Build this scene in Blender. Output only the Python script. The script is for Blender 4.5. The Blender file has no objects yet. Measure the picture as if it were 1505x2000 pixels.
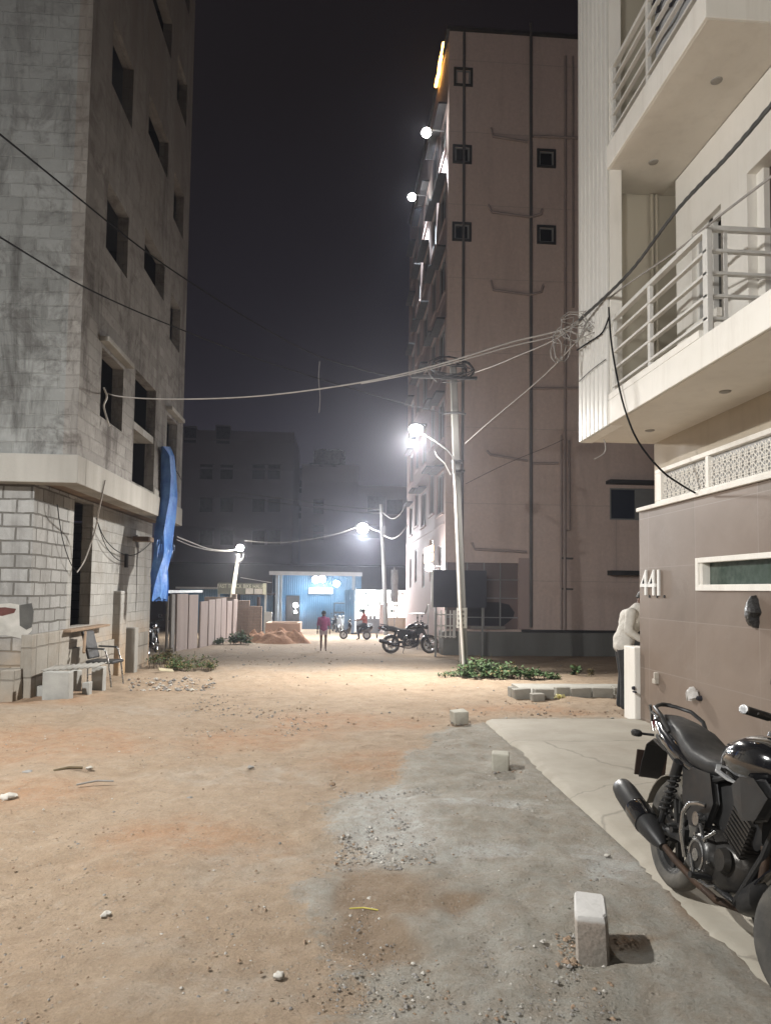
import bpy, math, random
from mathutils import Vector, Matrix, noise, Euler
R = math.radians
random.seed(7)
scene = bpy.context.scene
COL = scene.collection

# ------------------------------------------------------------------ camera
FPX, CX, CY, SHIFT = 1400.0, 752.5, 1000.0, 73.0
EYE = Vector((0, 0, 1.65))
cam_d = bpy.data.cameras.new('camera')
cam_d.sensor_fit = 'VERTICAL'; cam_d.sensor_height = 24; cam_d.lens = FPX/2000*24
cam_d.shift_y = SHIFT/2000
cam_d.clip_start = .05; cam_d.clip_end = 1500
cam = bpy.data.objects.new('camera', cam_d); COL.objects.link(cam)
cam_m = Matrix.Rotation(-R(3.94), 4, 'Z') @ Matrix.Rotation(R(90+3.2), 4, 'X') @ Matrix.Rotation(.013, 4, 'Z')
cam.matrix_world = Matrix.Translation(EYE) @ cam_m
scene.camera = cam

# ------------------------------------------------------------------ world: night sky glow
wd = bpy.data.worlds.new('World'); scene.world = wd; wd.use_nodes = True
nt = wd.node_tree; nt.nodes.clear()
wo = nt.nodes.new('ShaderNodeOutputWorld'); bg = nt.nodes.new('ShaderNodeBackground')
tc = nt.nodes.new('ShaderNodeTexCoord'); sx = nt.nodes.new('ShaderNodeSeparateXYZ'); rp = nt.nodes.new('ShaderNodeValToRGB')
nz_ = nt.nodes.new('ShaderNodeTexNoise'); nz_.inputs['Scale'].default_value = 2.2; nz_.inputs['Detail'].default_value = 3
ad = nt.nodes.new('ShaderNodeMath'); ad.operation = 'MULTIPLY_ADD'; ad.inputs[1].default_value = .26
nt.links.new(tc.outputs['Generated'], sx.inputs[0]); nt.links.new(tc.outputs['Generated'], nz_.inputs['Vector'])
nt.links.new(nz_.outputs['Fac'], ad.inputs[0]); nt.links.new(sx.outputs['Z'], ad.inputs[2])
nt.links.new(ad.outputs[0], rp.inputs[0])
e = rp.color_ramp.elements
e[0].position = 0.0; e[0].color = (.052, .052, .088, 1)
e[1].position = .75; e[1].color = (.0125, .0100, .0115, 1)
k = e.new(.22); k.color = (.034, .031, .046, 1)
k = e.new(.42); k.color = (.019, .0165, .023, 1)
nt.links.new(rp.outputs[0], bg.inputs[0]); bg.inputs[1].default_value = 0.34
nt.links.new(bg.outputs[0], wo.inputs[0])
scene.view_settings.view_transform = 'Standard'; scene.view_settings.look = 'None'
scene.view_settings.exposure = 1.08; scene.view_settings.gamma = 1.0
try:
    scene.cycles.max_bounces = 6; scene.cycles.diffuse_bounces = 4; scene.cycles.sample_clamp_indirect = 4.0
    scene.cycles.use_denoising = True
except Exception: pass

# ------------------------------------------------------------------ survey helpers (photo ray -> real plane)
def ray(px, py):
    d = Vector(((px-CX)/FPX, -(py-CY-SHIFT)/FPX, -1))
    return (cam_m.to_3x3() @ d)
def onX(px, py, X):
    d = ray(px, py); return EYE + d*(X/d.x)
def onY(px, py, Y):
    d = ray(px, py); return EYE + d*(Y/d.y)
GP = [(-1e3, 0), (9, 0), (12, -.06), (18, -.3), (26.5, -.68), (30, -.84), (40, -1.08), (45, -1.1), (1e4, -1.1)]
def gz(y):
    for (a, za), (b, zb) in zip(GP, GP[1:]):
        if y <= b: return za + (zb-za)*(y-a)/(b-a)
    return GP[-1][1]
def gpt(px, py):
    d = ray(px, py); y = 3.0
    for _ in range(60): y = .5*y + .5*d.y*((gz(y)-EYE.z)/d.z)
    p = EYE + d*(y/d.y); p.z = gz(y); return p

# ------------------------------------------------------------------ mesh builder
class MB:
    def __init__(s): s.v = []; s.f = []; s.m = []
    def add(s, vs, fs, mi=0):
        o = len(s.v); s.v += [Vector(v) for v in vs]
        for f in fs: s.f.append([o+i for i in f]); s.m.append(mi)
        return s
    def box(s, a, b, mi=0, M=None):
        (x0, y0, z0), (x1, y1, z1) = a, b
        x0, x1 = min(x0, x1), max(x0, x1); y0, y1 = min(y0, y1), max(y0, y1); z0, z1 = min(z0, z1), max(z0, z1)
        vs = [(x0,y0,z0),(x1,y0,z0),(x1,y1,z0),(x0,y1,z0),(x0,y0,z1),(x1,y0,z1),(x1,y1,z1),(x0,y1,z1)]
        if M is not None: vs = [M @ Vector(v) for v in vs]
        return s.add(vs, [(0,3,2,1),(4,5,6,7),(0,1,5,4),(1,2,6,5),(2,3,7,6),(3,0,4,7)], mi)
    def cbox(s, c, sz, rot=(0,0,0), mi=0, jit=0):
        M = Matrix.Translation(c) @ Euler(rot).to_matrix().to_4x4()
        h = [q/2 for q in sz]; n = len(s.v)
        s.box((-h[0],-h[1],-h[2]), tuple(h), mi, M)
        if jit:
            for i in range(n, len(s.v)): s.v[i] += Vector((random.uniform(-jit,jit),)*3) if False else Vector([random.uniform(-jit, jit) for _ in range(3)])
        return s
    def tube(s, pts, r, n=8, mi=0, cap=True):
        pts = [Vector(p) for p in pts]
        rr = r if isinstance(r, (list, tuple)) else [r]*len(pts)
        o = len(s.v); up = None
        for i, p in enumerate(pts):
            t = (pts[min(i+1, len(pts)-1)] - pts[max(i-1, 0)]).normalized()
            if up is None: up = Vector((0,0,1)) if abs(t.z) < .9 else Vector((1,0,0))
            a = t.cross(up).normalized(); b = a.cross(t).normalized(); up = b
            for k in range(n):
                w = 2*math.pi*k/n; s.v.append(p + (a*math.cos(w)+b*math.sin(w))*rr[i])
        for i in range(len(pts)-1):
            for k in range(n):
                s.f.append([o+i*n+k, o+i*n+(k+1)%n, o+(i+1)*n+(k+1)%n, o+(i+1)*n+k]); s.m.append(mi)
        if cap:
            s.f.append([o+k for k in range(n)][::-1]); s.m.append(mi)
            e_ = o+(len(pts)-1)*n; s.f.append([e_+k for k in range(n)]); s.m.append(mi)
        return s
    def lathe(s, prof, M=None, n=24, mi=0, closed=False):
        # prof: (radius, height) round local Z
        o = len(s.v); M = M or Matrix.Identity(4)
        for (r, h) in prof:
            for k in range(n):
                w = 2*math.pi*k/n; s.v.append(M @ Vector((r*math.cos(w), r*math.sin(w), h)))
        m = len(prof)
        for i in range(m if closed else m-1):
            j = (i+1) % m
            for k in range(n):
                s.f.append([o+i*n+k, o+i*n+(k+1)%n, o+j*n+(k+1)%n, o+j*n+k]); s.m.append(mi)
        return s
    def loft(s, rings, mi=0, cap=True):
        n = len(rings[0]); o = len(s.v)
        for r in rings: s.v += [Vector(p) for p in r]
        for i in range(len(rings)-1):
            for k in range(n):
                s.f.append([o+i*n+k, o+i*n+(k+1)%n, o+(i+1)*n+(k+1)%n, o+(i+1)*n+k]); s.m.append(mi)
        if cap:
            s.f.append([o+k for k in range(n)][::-1]); s.m.append(mi)
            e_ = o+(len(rings)-1)*n; s.f.append([e_+k for k in range(n)]); s.m.append(mi)
        return s
    def prism(s, poly, z0, z1, mi=0, M=None):
        n = len(poly); vs = [Vector((p[0], p[1], z0)) for p in poly] + [Vector((p[0], p[1], z1)) for p in poly]
        if M is not None: vs = [M @ v for v in vs]
        fs = [list(range(n))[::-1], list(range(n, 2*n))] + [(i, (i+1)%n, n+(i+1)%n, n+i) for i in range(n)]
        return s.add(vs, fs, mi)
    def xf(s, M, start=0):
        for i in range(start, len(s.v)): s.v[i] = M @ s.v[i]
        return s

ORG = {}
def tag(o, label=None, cat=None, group=None, kind=None):
    if label: o['label'] = label
    if cat: o['category'] = cat
    if group: o['group'] = group
    if kind: o['kind'] = kind
    return o
def thing(name, label, cat, loc=(0,0,0), group=None):
    o = bpy.data.objects.new(name, None); COL.objects.link(o); o.location = loc; o.empty_display_size = .2
    ORG[o] = Vector(loc); return tag(o, label, cat, group)
def mk(name, mb, mats, parent=None, local=False, smooth=False, origin=None, bevel=0, label=None, ang=40):
    """one mesh object; world-coordinate vertices unless local"""
    if origin is None:
        if parent is not None: origin = Vector((0,0,0)) if local else ORG[parent]
        elif local: origin = Vector((0,0,0))
        else:
            xs = [v.x for v in mb.v]; ys = [v.y for v in mb.v]; zs = [v.z for v in mb.v]
            origin = Vector(((min(xs)+max(xs))/2, (min(ys)+max(ys))/2, min(zs)))
    origin = Vector(origin)
    me = bpy.data.meshes.new(name)
    me.from_pydata([tuple(v-origin) for v in mb.v], [], mb.f); 
    for m in (mats if isinstance(mats, (list, tuple)) else [mats]): me.materials.append(m)
    for p, mi in zip(me.polygons, mb.m): p.material_index = mi
    me.validate(); me.update()
    if smooth:
        for p in me.polygons: p.use_smooth = True
        try: me.set_sharp_from_angle(angle=R(ang))
        except Exception: pass
    o = bpy.data.objects.new(name, me); COL.objects.link(o)
    if parent is not None:
        o.parent = parent
        if not local: o.location = (0,0,0)
        ORG[o] = ORG.get(parent, Vector()) 
    else:
        o.location = origin; ORG[o] = origin
    if bevel:
        b = o.modifiers.new('bevel', 'BEVEL'); b.width = bevel; b.segments = 2; b.limit_method = 'ANGLE'; b.angle_limit = R(40)
    if label: o['label'] = label
    return o

# ------------------------------------------------------------------ materials
def nodes(name):
    m = bpy.data.materials.new(name); m.use_nodes = True
    t = m.node_tree; b = t.nodes['Principled BSDF']; return m, t, b
def c4(c): return (c[0], c[1], c[2], 1)
def mixc(t, fac, a, b, mode='MIX'):
    n = t.nodes.new('ShaderNodeMix'); n.data_type = 'RGBA'; n.blend_type = mode
    for sock, v in ((n.inputs[0], fac), (n.inputs[6], a), (n.inputs[7], b)):
        if isinstance(v, (int, float)): sock.default_value = v
        elif isinstance(v, (tuple, list)): sock.default_value = c4(v)
        else: t.links.new(v, sock)
    return n.outputs[2]
def ramp(t, src, p0, p1, a=0, b=1):
    n = t.nodes.new('ShaderNodeMapRange'); n.inputs[1].default_value = p0; n.inputs[2].default_value = p1
    n.inputs[3].default_value = a; n.inputs[4].default_value = b; t.links.new(src, n.inputs[0]); return n.outputs[0]
def noi(t, vec, scale, detail=6, rough=.55, dist=0):
    n = t.nodes.new('ShaderNodeTexNoise'); n.inputs['Scale'].default_value = scale; n.inputs['Detail'].default_value = detail
    n.inputs['Roughness'].default_value = rough; n.inputs['Distortion'].default_value = dist; t.links.new(vec, n.inputs['Vector']); return n.outputs['Fac']
def bumpn(t, h, strength, dist, prev=None):
    n = t.nodes.new('ShaderNodeBump'); n.inputs['Strength'].default_value = strength; n.inputs['Distance'].default_value = dist
    t.links.new(h, n.inputs['Height'])
    if prev is not None: t.links.new(prev, n.inputs['Normal'])
    return n.outputs[0]
def mat(name, c1, c2=None, scale=3, rough=.8, metal=0, bump=.3, bdist=.01, bscale=40, spec=.4, coat=0, rvar=.1, streak=False, drip=None):
    m, t, b = nodes(name); tcn = t.nodes.new('ShaderNodeTexCoord'); v = tcn.outputs['Object']
    c2 = c2 or tuple(x*.75 for x in c1)
    vv = v
    if streak:
        mp = t.nodes.new('ShaderNodeMapping'); mp.inputs['Scale'].default_value = (1, 1, .12); t.links.new(v, mp.inputs[0]); vv = mp.outputs[0]
    f = ramp(t, noi(t, vv, scale, 8), .35, .65)
    cc_ = mixc(t, f, c1, c2)
    if drip:
        md = t.nodes.new('ShaderNodeMapping'); md.inputs['Scale'].default_value = (4, 4, .35); t.links.new(v, md.inputs[0])
        cc_ = mixc(t, ramp(t, noi(t, md.outputs[0], 1.6, 8, .7, .3), .5, .72, 0, drip[1]), cc_, drip[0])
        cc_ = mixc(t, ramp(t, noi(t, v, 2.2, 8, .75), .52, .7, 0, drip[1]*.6), cc_, drip[0])
    t.links.new(cc_, b.inputs['Base Color'])
    b.inputs['Metallic'].default_value = metal; b.inputs['Specular IOR Level'].default_value = spec
    t.links.new(ramp(t, noi(t, v, scale*3, 5), .3, .7, max(rough-rvar, .02), min(rough+rvar, 1)), b.inputs['Roughness'])
    if coat: b.inputs['Coat Weight'].default_value = coat; b.inputs['Coat Roughness'].default_value = .06
    if bump: t.links.new(bumpn(t, noi(t, v, bscale, 6), bump, bdist), b.inputs['Normal'])
    return m
def emit(name, c, s):
    m, t, b = nodes(name); b.inputs['Base Color'].default_value = c4(c)
    b.inputs['Emission Color'].default_value = c4(c); b.inputs['Emission Strength'].default_value = s; return m
def boxuv(t):
    tcn = t.nodes.new('ShaderNodeTexCoord'); g = t.nodes.new('ShaderNodeNewGeometry')
    s1 = t.nodes.new('ShaderNodeSeparateXYZ'); t.links.new(tcn.outputs['Object'], s1.inputs[0])
    s2 = t.nodes.new('ShaderNodeSeparateXYZ'); t.links.new(g.outputs['True Normal'], s2.inputs[0])
    ab = t.nodes.new('ShaderNodeMath'); ab.operation = 'ABSOLUTE'; t.links.new(s2.outputs[0], ab.inputs[0])
    gt = t.nodes.new('ShaderNodeMath'); gt.operation = 'GREATER_THAN'; gt.inputs[1].default_value = .7; t.links.new(ab.outputs[0], gt.inputs[0])
    mx = t.nodes.new('ShaderNodeMix'); mx.data_type = 'FLOAT'
    t.links.new(gt.outputs[0], mx.inputs[0]); t.links.new(s1.outputs[0], mx.inputs[2]); t.links.new(s1.outputs[1], mx.inputs[3])
    cb = t.nodes.new('ShaderNodeCombineXYZ'); t.links.new(mx.outputs[0], cb.inputs[0]); t.links.new(s1.outputs[2], cb.inputs[1])
    return cb.outputs[0], tcn.outputs['Object'], s1.outputs[2]
def blockmat(name, c1, c2, cm, bw=.4, rh=.2, ms=.012, stain=(.06,.055,.05), stain_amt=.6, joint=.6, off=.5, plaster=0.0, rough=.9, dirt=None, spec=.2, top=None):
    """courses of blocks with joints, weathering streaks, optional plaster skin and soil splash at the foot, optional painted light falloff with height"""
    m, t, b = nodes(name); uv, ob, zz = boxuv(t)
    wob = noi(t, ob, 3.0, 3); 
    vm = t.nodes.new('ShaderNodeVectorMath'); vm.operation = 'MULTIPLY_ADD'; t.links.new(uv, vm.inputs[0]); vm.inputs[1].default_value = (1,1,1)
    cw = t.nodes.new('ShaderNodeCombineXYZ'); sc_ = ramp(t, wob, 0, 1, -.02, .02); t.links.new(sc_, cw.inputs[0]); t.links.new(sc_, cw.inputs[1]); t.links.new(cw.outputs[0], vm.inputs[2])
    br = t.nodes.new('ShaderNodeTexBrick'); t.links.new(vm.outputs[0], br.inputs['Vector'])
    br.offset = off; br.inputs['Scale'].default_value = 1; br.inputs['Brick Width'].default_value = bw; br.inputs['Row Height'].default_value = rh
    br.inputs['Mortar Size'].default_value = ms; br.inputs['Mortar Smooth'].default_value = .3; br.inputs['Bias'].default_value = 0
    br.inputs['Color1'].default_value = c4(c1); br.inputs['Color2'].default_value = c4(c2); br.inputs['Mortar'].default_value = c4(cm)
    col = br.outputs['Color']
    if plaster:
        pf = ramp(t, noi(t, ob, .7, 6, .6), .42, .58, 0, plaster)
        col = mixc(t, pf, col, tuple((a+b_)/2 for a, b_ in zip(c1, c2)))
    col = mixc(t, ramp(t, noi(t, ob, 9, 6), .3, .75, 0, .35), col, tuple(x*.6 for x in c1))
    col = mixc(t, ramp(t, noi(t, ob, 1.7, 9, .75, .6), .5, .62, 0, stain_amt*.8), col, tuple(x*1.4 for x in stain))
    col = mixc(t, ramp(t, noi(t, ob, 5, 8, .8), .55, .68, 0, .35), col, tuple(min(x*1.35, .8) for x in c1))
    mp = t.nodes.new('ShaderNodeMapping'); mp.inputs['Scale'].default_value = (1.3, 1.3, .22); t.links.new(ob, mp.inputs[0])
    col = mixc(t, ramp(t, noi(t, mp.outputs[0], 1.6, 8, .7, .3), .49, .66, 0, stain_amt), col, stain)
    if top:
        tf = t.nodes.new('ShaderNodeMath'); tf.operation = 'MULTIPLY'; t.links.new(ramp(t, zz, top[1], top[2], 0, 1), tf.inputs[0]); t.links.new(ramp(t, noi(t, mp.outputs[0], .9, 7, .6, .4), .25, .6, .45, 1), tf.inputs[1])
        col = mixc(t, tf.outputs[0], col, top[0])  # darkens with height: light falloff put into the colour, broken up by noise
    if dirt:
        df = t.nodes.new('ShaderNodeMath'); df.operation = 'MULTIPLY'
        t.links.new(ramp(t, zz, dirt[1], dirt[2], 1, 0), df.inputs[0]); t.links.new(ramp(t, noi(t, ob, 2.5, 5), .3, .6, .25, 1), df.inputs[1])
        col = mixc(t, df.outputs[0], col, dirt[0])
    t.links.new(col, b.inputs['Base Color']); b.inputs['Roughness'].default_value = rough; b.inputs['Specular IOR Level'].default_value = spec
    inv = ramp(t, br.outputs['Fac'], 0, 1, 1, 0)
    nb = bumpn(t, inv, joint, .012); nb = bumpn(t, noi(t, ob, 35, 7), .5, .008, nb)
    t.links.new(nb, b.inputs['Normal']); return m

# ------------------------------------------------------------------ lamps' light (children of their lamps, added by the builders below)
def lamp_light(parent, loc, power, color, radius=.12, kind='POINT', spot=None, aim=None):
    l = bpy.data.lights.new('bulb', kind); l.energy = power; l.color = color; l.shadow_soft_size = radius
    if kind == 'SPOT': l.spot_size = R(spot); l.spot_blend = .9
    o = bpy.data.objects.new('bulb', l); COL.objects.link(o); o.parent = parent
    o.location = Vector(loc) - ORG[parent]
    if aim is not None: o.rotation_euler = (Vector(aim)-Vector(loc)).to_track_quat('-Z', 'Y').to_euler()
    return o

# ------------------------------------------------------------------ ground sheet
def fr(a, b, s):
    out = []; x = a
    while x < b-1e-6: out.append(x); x += s
    return out
xs = [-400, -200, -100, -60, -40, -30, -24, -20, -17, -15, -13, -11.5, -10, -9] + fr(-8, -5, .12) + fr(-5, 5, .045) + fr(5, 8, .12) + [8, 9, 10, 11.5, 13, 15, 18, 22, 28, 40, 60, 100, 200, 400]
ys = [-200, -100, -50, -30, -20, -12, -8, -5, -3, -1.5, -.5, .3, 1] + fr(1.6, 9, .045) + fr(9, 16, .08) + fr(16, 30, .2) + fr(30, 50, .7) + [50, 54, 60, 70, 85, 100, 140, 200, 300, 500, 900]
def lerp_tab(tab, y):
    for (a, za), (b, zb) in zip(tab, tab[1:]):
        if y <= b: return za + (zb-za)*max(0, (y-a))/(b-a)
    return tab[-1][1]
# left edge of the grey crushed-stone strip, surveyed from the photo
edge = []
for px, py in ((700,2040),(640,1930),(622,1860),(625,1770),(650,1690),(645,1600),(672,1545),(760,1520),(840,1470),(860,1425),(930,1405),(960,1398)):
    p = gpt(px, py); edge.append((p.y, p.x))
edge.sort(); edge = [(0, .1)] + edge + [(30, 12)]
def blob(px, py, rx, ry):
    p = gpt(px, py); return (p.x, p.y, rx, ry)
brown = [blob(760, 1750, .34, .42), blob(740, 1830, .25, .25), blob(1230, 1838, .22, .05), blob(900, 1760, .18, .1), blob(1380, 1790, .12, .55)]
orange = [blob(790, 1480, .75, .55), blob(30, 1360, 1.2, 1.2), blob(140, 1450, 1.2, 1.0), blob(640, 1410, .9, .8), blob(60, 1540, .6, .5), blob(330, 1640, .7, .5), blob(1000, 1385, 1.0, .5), blob(560, 1440, 1.0, .6)]
pale = [blob(770, 1600, .5, .75), blob(690, 1650, .25, .4), blob(290, 1850, .25, .15), blob(360, 1935, .45, .2), blob(900, 1570, .6, .14), blob(960, 1660, .3, .12), blob(150, 1385, 1.5, .5), blob(440, 1510, .8, .35), blob(1180, 1690, .2, .3), blob(500, 1690, .5, .3), blob(570, 1300, 3, 2.2)]
def inb(lst, x, y, n):
    s = 0
    for (bx, by, rx, ry) in lst:
        d = math.hypot((x-bx)/rx, (y-by)/ry) + n*.7
        s = max(s, 1-min(1, max(0, (d-.6)/.6)))
    return s
gm = MB(); attr = []
nx = len(xs)
for y in ys:
    for x in xs:
        near = 1 if (-9 < x < 9 and -1 < y < 40) else 0
        n1 = noise.fractal(Vector((x*.7, y*.7, 0)), 1, 2, 4) if near else 0
        n2 = noise.fractal(Vector((x*3.1, y*3.1, 5)), 1, 2, 4) if near and y < 20 else 0
        flat = 1.0
        if x > 1.55 and y < 9.6: flat = max(0, 1-(x-1.55)/.3)
        g_ = (x - lerp_tab(edge, max(y, 0)) + n1*.28 + n2*.1)/.22
        g_ = max(0, min(1, g_*.5+.5)) if y < 12 else 0
        if y > 9.0: g_ *= max(0, 1-(y-9.0)/.7)
        z = gz(y) + (n1*.04 + n2*.022*(1+.6*g_))*flat - (.03 if x > 1.9 and y < 9.1 else 0)
        rut = math.exp(-((x+1.1+.12*y+n1*.2)/.35)**2) + math.exp(-((x+2.9+.05*y+n1*.2)/.3)**2)
        z -= .035*rut*flat if y < 25 else 0
        gm.v.append(Vector((x, y, z)))
        attr.append((g_, inb(brown, x, y, n2)*.9, inb(orange, x, y, n1+.3*n2), inb(pale, x, y, n1+.5*n2)))
for j in range(len(ys)-1):
    for i in range(nx-1):
        gm.f.append([j*nx+i, j*nx+i+1, (j+1)*nx+i+1, (j+1)*nx+i]); gm.m.append(0)
m, t, b = nodes('dirt road'); GND = m
ob = t.nodes.new('ShaderNodeTexCoord').outputs['Object']
def at_(nm):
    a = t.nodes.new('ShaderNodeAttribute'); a.attribute_name = nm; return a.outputs['Fac']
earth = mixc(t, ramp(t, noi(t, ob, 1.1, 9, .65), .35, .65), (.44, .345, .25), (.375, .28, .195))
earth = mixc(t, ramp(t, noi(t, ob, 2.6, 9, .75, .4), .45, .6, 0, .5), earth, (.31, .225, .15))
earth = mixc(t, ramp(t, noi(t, ob, .35, 5, .6, .5), .45, .62, 0, .55), earth, (.42, .335, .25))
om = t.nodes.new('ShaderNodeMath'); om.operation = 'MULTIPLY'; t.links.new(at_('orange'), om.inputs[0]); t.links.new(ramp(t, noi(t, ob, 3.5, 9, .75), .38, .6, .15, .9), om.inputs[1]); omul = om.outputs[0]
earth = mixc(t, omul, earth, (.43, .25, .145))
om = t.nodes.new('ShaderNodeMath'); om.operation = 'MULTIPLY'; t.links.new(at_('pale'), om.inputs[0]); t.links.new(ramp(t, noi(t, ob, 4.5, 9, .75), .4, .6, .1, .9), om.inputs[1])
earth = mixc(t, om.outputs[0], earth, (.42, .36, .29))
grey = mixc(t, ramp(t, noi(t, ob, 2.2, 9, .7), .35, .65), (.40, .39, .35), (.31, .30, .26))
gp = t.nodes.new('ShaderNodeMath'); gp.operation = 'MULTIPLY'; gp.inputs[1].default_value = .85; t.links.new(at_('pale'), gp.inputs[0])
grey = mixc(t, gp.outputs[0], grey, (.50, .51, .49))
brn = mixc(t, ramp(t, noi(t, ob, 4, 6), .3, .7), (.30, .225, .155), (.24, .17, .115))
grey = mixc(t, at_('brown'), grey, brn)
gfac = t.nodes.new('ShaderNodeMath'); gfac.operation = 'ADD'; t.links.new(at_('grey'), gfac.inputs[0]); t.links.new(ramp(t, noi(t, ob, 14, 7, .7), .3, .7, -.28, .28), gfac.inputs[1])
base = mixc(t, ramp(t, gfac.outputs[0], .35, .65), earth, grey)
# grit: fine dark and pale specks
vo = t.nodes.new('ShaderNodeTexVoronoi'); vo.inputs['Scale'].default_value = 30; t.links.new(ob, vo.inputs['Vector'])
sp = ramp(t, vo.outputs['Distance'], .12, .30, 1, 0)
base = mixc(t, ramp(t, noi(t, ob, 7, 9, .75, .4), .42, .62, 0, .45), base, (.24, .175, .12))
base = mixc(t, ramp(t, noi(t, ob, 11, 9, .75, .2), .52, .66, 0, .35), base, (.46, .40, .33))
spn = t.nodes.new('ShaderNodeMath'); spn.operation = 'MULTIPLY'; t.links.new(sp, spn.inputs[0]); t.links.new(ramp(t, noi(t, ob, 5, 5, .7), .44, .6, 0, .9), spn.inputs[1])
spc = mixc(t, ramp(t, noi(t, ob, 21, 2), .42, .5), (.10, .085, .068), (.38, .35, .30))
base = mixc(t, spn.outputs[0], base, spc)
base = mixc(t, ramp(t, noi(t, ob, 70, 8, .8), .3, .72, 0, .42), base, (.13, .10, .075))
t.links.new(base, b.inputs['Base Color']); b.inputs['Roughness'].default_value = .95; b.inputs['Specular IOR Level'].default_value = .15
nb = bumpn(t, noi(t, ob, 6, 9, .72), .9, .06); nb = bumpn(t, noi(t, ob, 60, 9, .8), .9, .010, nb); nb = bumpn(t, spn.outputs[0], .7, .008, nb)
t.links.new(nb, b.inputs['Normal'])
go = mk('ground', gm, GND, origin=(0,0,0), smooth=True, ang=180); tag(go, kind='structure')
for ai, nm in enumerate(('grey', 'brown', 'orange', 'pale')):
    a = go.data.attributes.new(nm, 'FLOAT', 'POINT'); a.data.foreach_set('value', [q[ai] for q in attr])

# concrete driveway in front of the tiled wall
dv = MB(); ed = []
for px, py in ((1560,1968),(1505,1925),(1440,1868),(1385,1820),(1330,1770),(1290,1728),(1255,1690),(1215,1645),(1178,1605),(1130,1565),(1095,1530),(1072,1508),(1048,1488),(1020,1462),(990,1438),(968,1420),(950,1408)):
    p = gpt(px, py); ed.append((p.x + random.uniform(-.02, .02), p.y))
ed2 = []
for (a, b_) in zip(ed, ed[1:]):
    for q in range(6):
        f = q/6; ed2.append((a[0]+(b_[0]-a[0])*f + random.uniform(-.018,.018), a[1]+(b_[1]-a[1])*f+ random.uniform(-.01,.01)))
ed2.append(ed[-1])
ed = [(1.7, 1.0), (1.72, 2.0)] + ed2
yend = 9.32
poly = [(8, .5), ] ; 
left = ed; n = len(left)
for i, (x, y) in enumerate(left):
    ww = [x-.05, x, x+.06, 2.4, 3.0, 3.6, 4.05]
    for q, xx in enumerate(ww):
        zz = [-.05, .0, .018, .022, .024, .026, .028][q] + (.004*noise.noise(Vector((xx*4, y*4, 0))) if q > 1 else 0)
        dv.v.append(Vector((xx, y, zz)))
for i in range(n-1):
    for q in range(6):
        dv.f.append([i*7+q, i*7+q+1, (i+1)*7+q+1, (i+1)*7+q]); dv.m.append(0)
# far end lip
base_i = (n-1)*7; o = len(dv.v)
for q in range(7): v = dv.v[base_i+q]; dv.v.append(Vector((v.x, v.y+.02, -.08)))
for q in range(6): dv.f.append([base_i+q, base_i+q+1, o+q+1, o+q]); dv.m.append(0)
m, t, b = nodes('driveway concrete'); ob = t.nodes.new('ShaderNodeTexCoord').outputs['Object']
c = mixc(t, ramp(t, noi(t, ob, 1.6, 8, .6), .35, .65), (.33, .305, .255), (.27, .245, .20))
mp = t.nodes.new('ShaderNodeMapping'); mp.inputs['Scale'].default_value = (.5, 3, 1); t.links.new(ob, mp.inputs[0])
c = mixc(t, ramp(t, noi(t, mp.outputs[0], 3, 8, .7), .45, .75, 0, .35), c, (.27, .235, .185))
c = mixc(t, ramp(t, noi(t, ob, 26, 8, .8), .5, .75, 0, .3), c, (.22, .20, .17))
c = mixc(t, ramp(t, noi(t, ob, 1.1, 7, .65, .5), .5, .68, 0, .45), c, (.20,.165,.125))
nd = t.nodes.new('ShaderNodeTexNoise'); nd.inputs['Scale'].default_value = 3; nd.inputs['Detail'].default_value = 5; t.links.new(ob, nd.inputs['Vector'])
va = t.nodes.new('ShaderNodeVectorMath'); va.operation = 'MULTIPLY_ADD'; t.links.new(nd.outputs['Color'], va.inputs[0]); va.inputs[1].default_value = (.35,.35,0); t.links.new(ob, va.inputs[2])
vc = t.nodes.new('ShaderNodeTexVoronoi'); vc.feature = 'DISTANCE_TO_EDGE'; vc.inputs['Scale'].default_value = .45; t.links.new(va.outputs[0], vc.inputs['Vector'])
c = mixc(t, ramp(t, vc.outputs['Distance'], 0, .006, .55, 0), c, (.10,.085,.07))
t.links.new(c, b.inputs['Base Color']); b.inputs['Roughness'].default_value = .85
t.links.new(bumpn(t, noi(t, ob, 30, 8, .7), .35, .008), b.inputs['Normal'])
tag(mk('driveway', dv, m, origin=(0,0,0), smooth=True), kind='structure')

# strip of concrete path behind the kerb blocks
pv = MB(); a = gpt(1020, 1335); 
pv.box((3.2, 11.45, -.25), (9, 12.9, -.02)); tag(mk('path', pv, mat('path concrete', (.33,.32,.29), (.26,.25,.22), 2, .9, bump=.5)), kind='structure')

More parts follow.
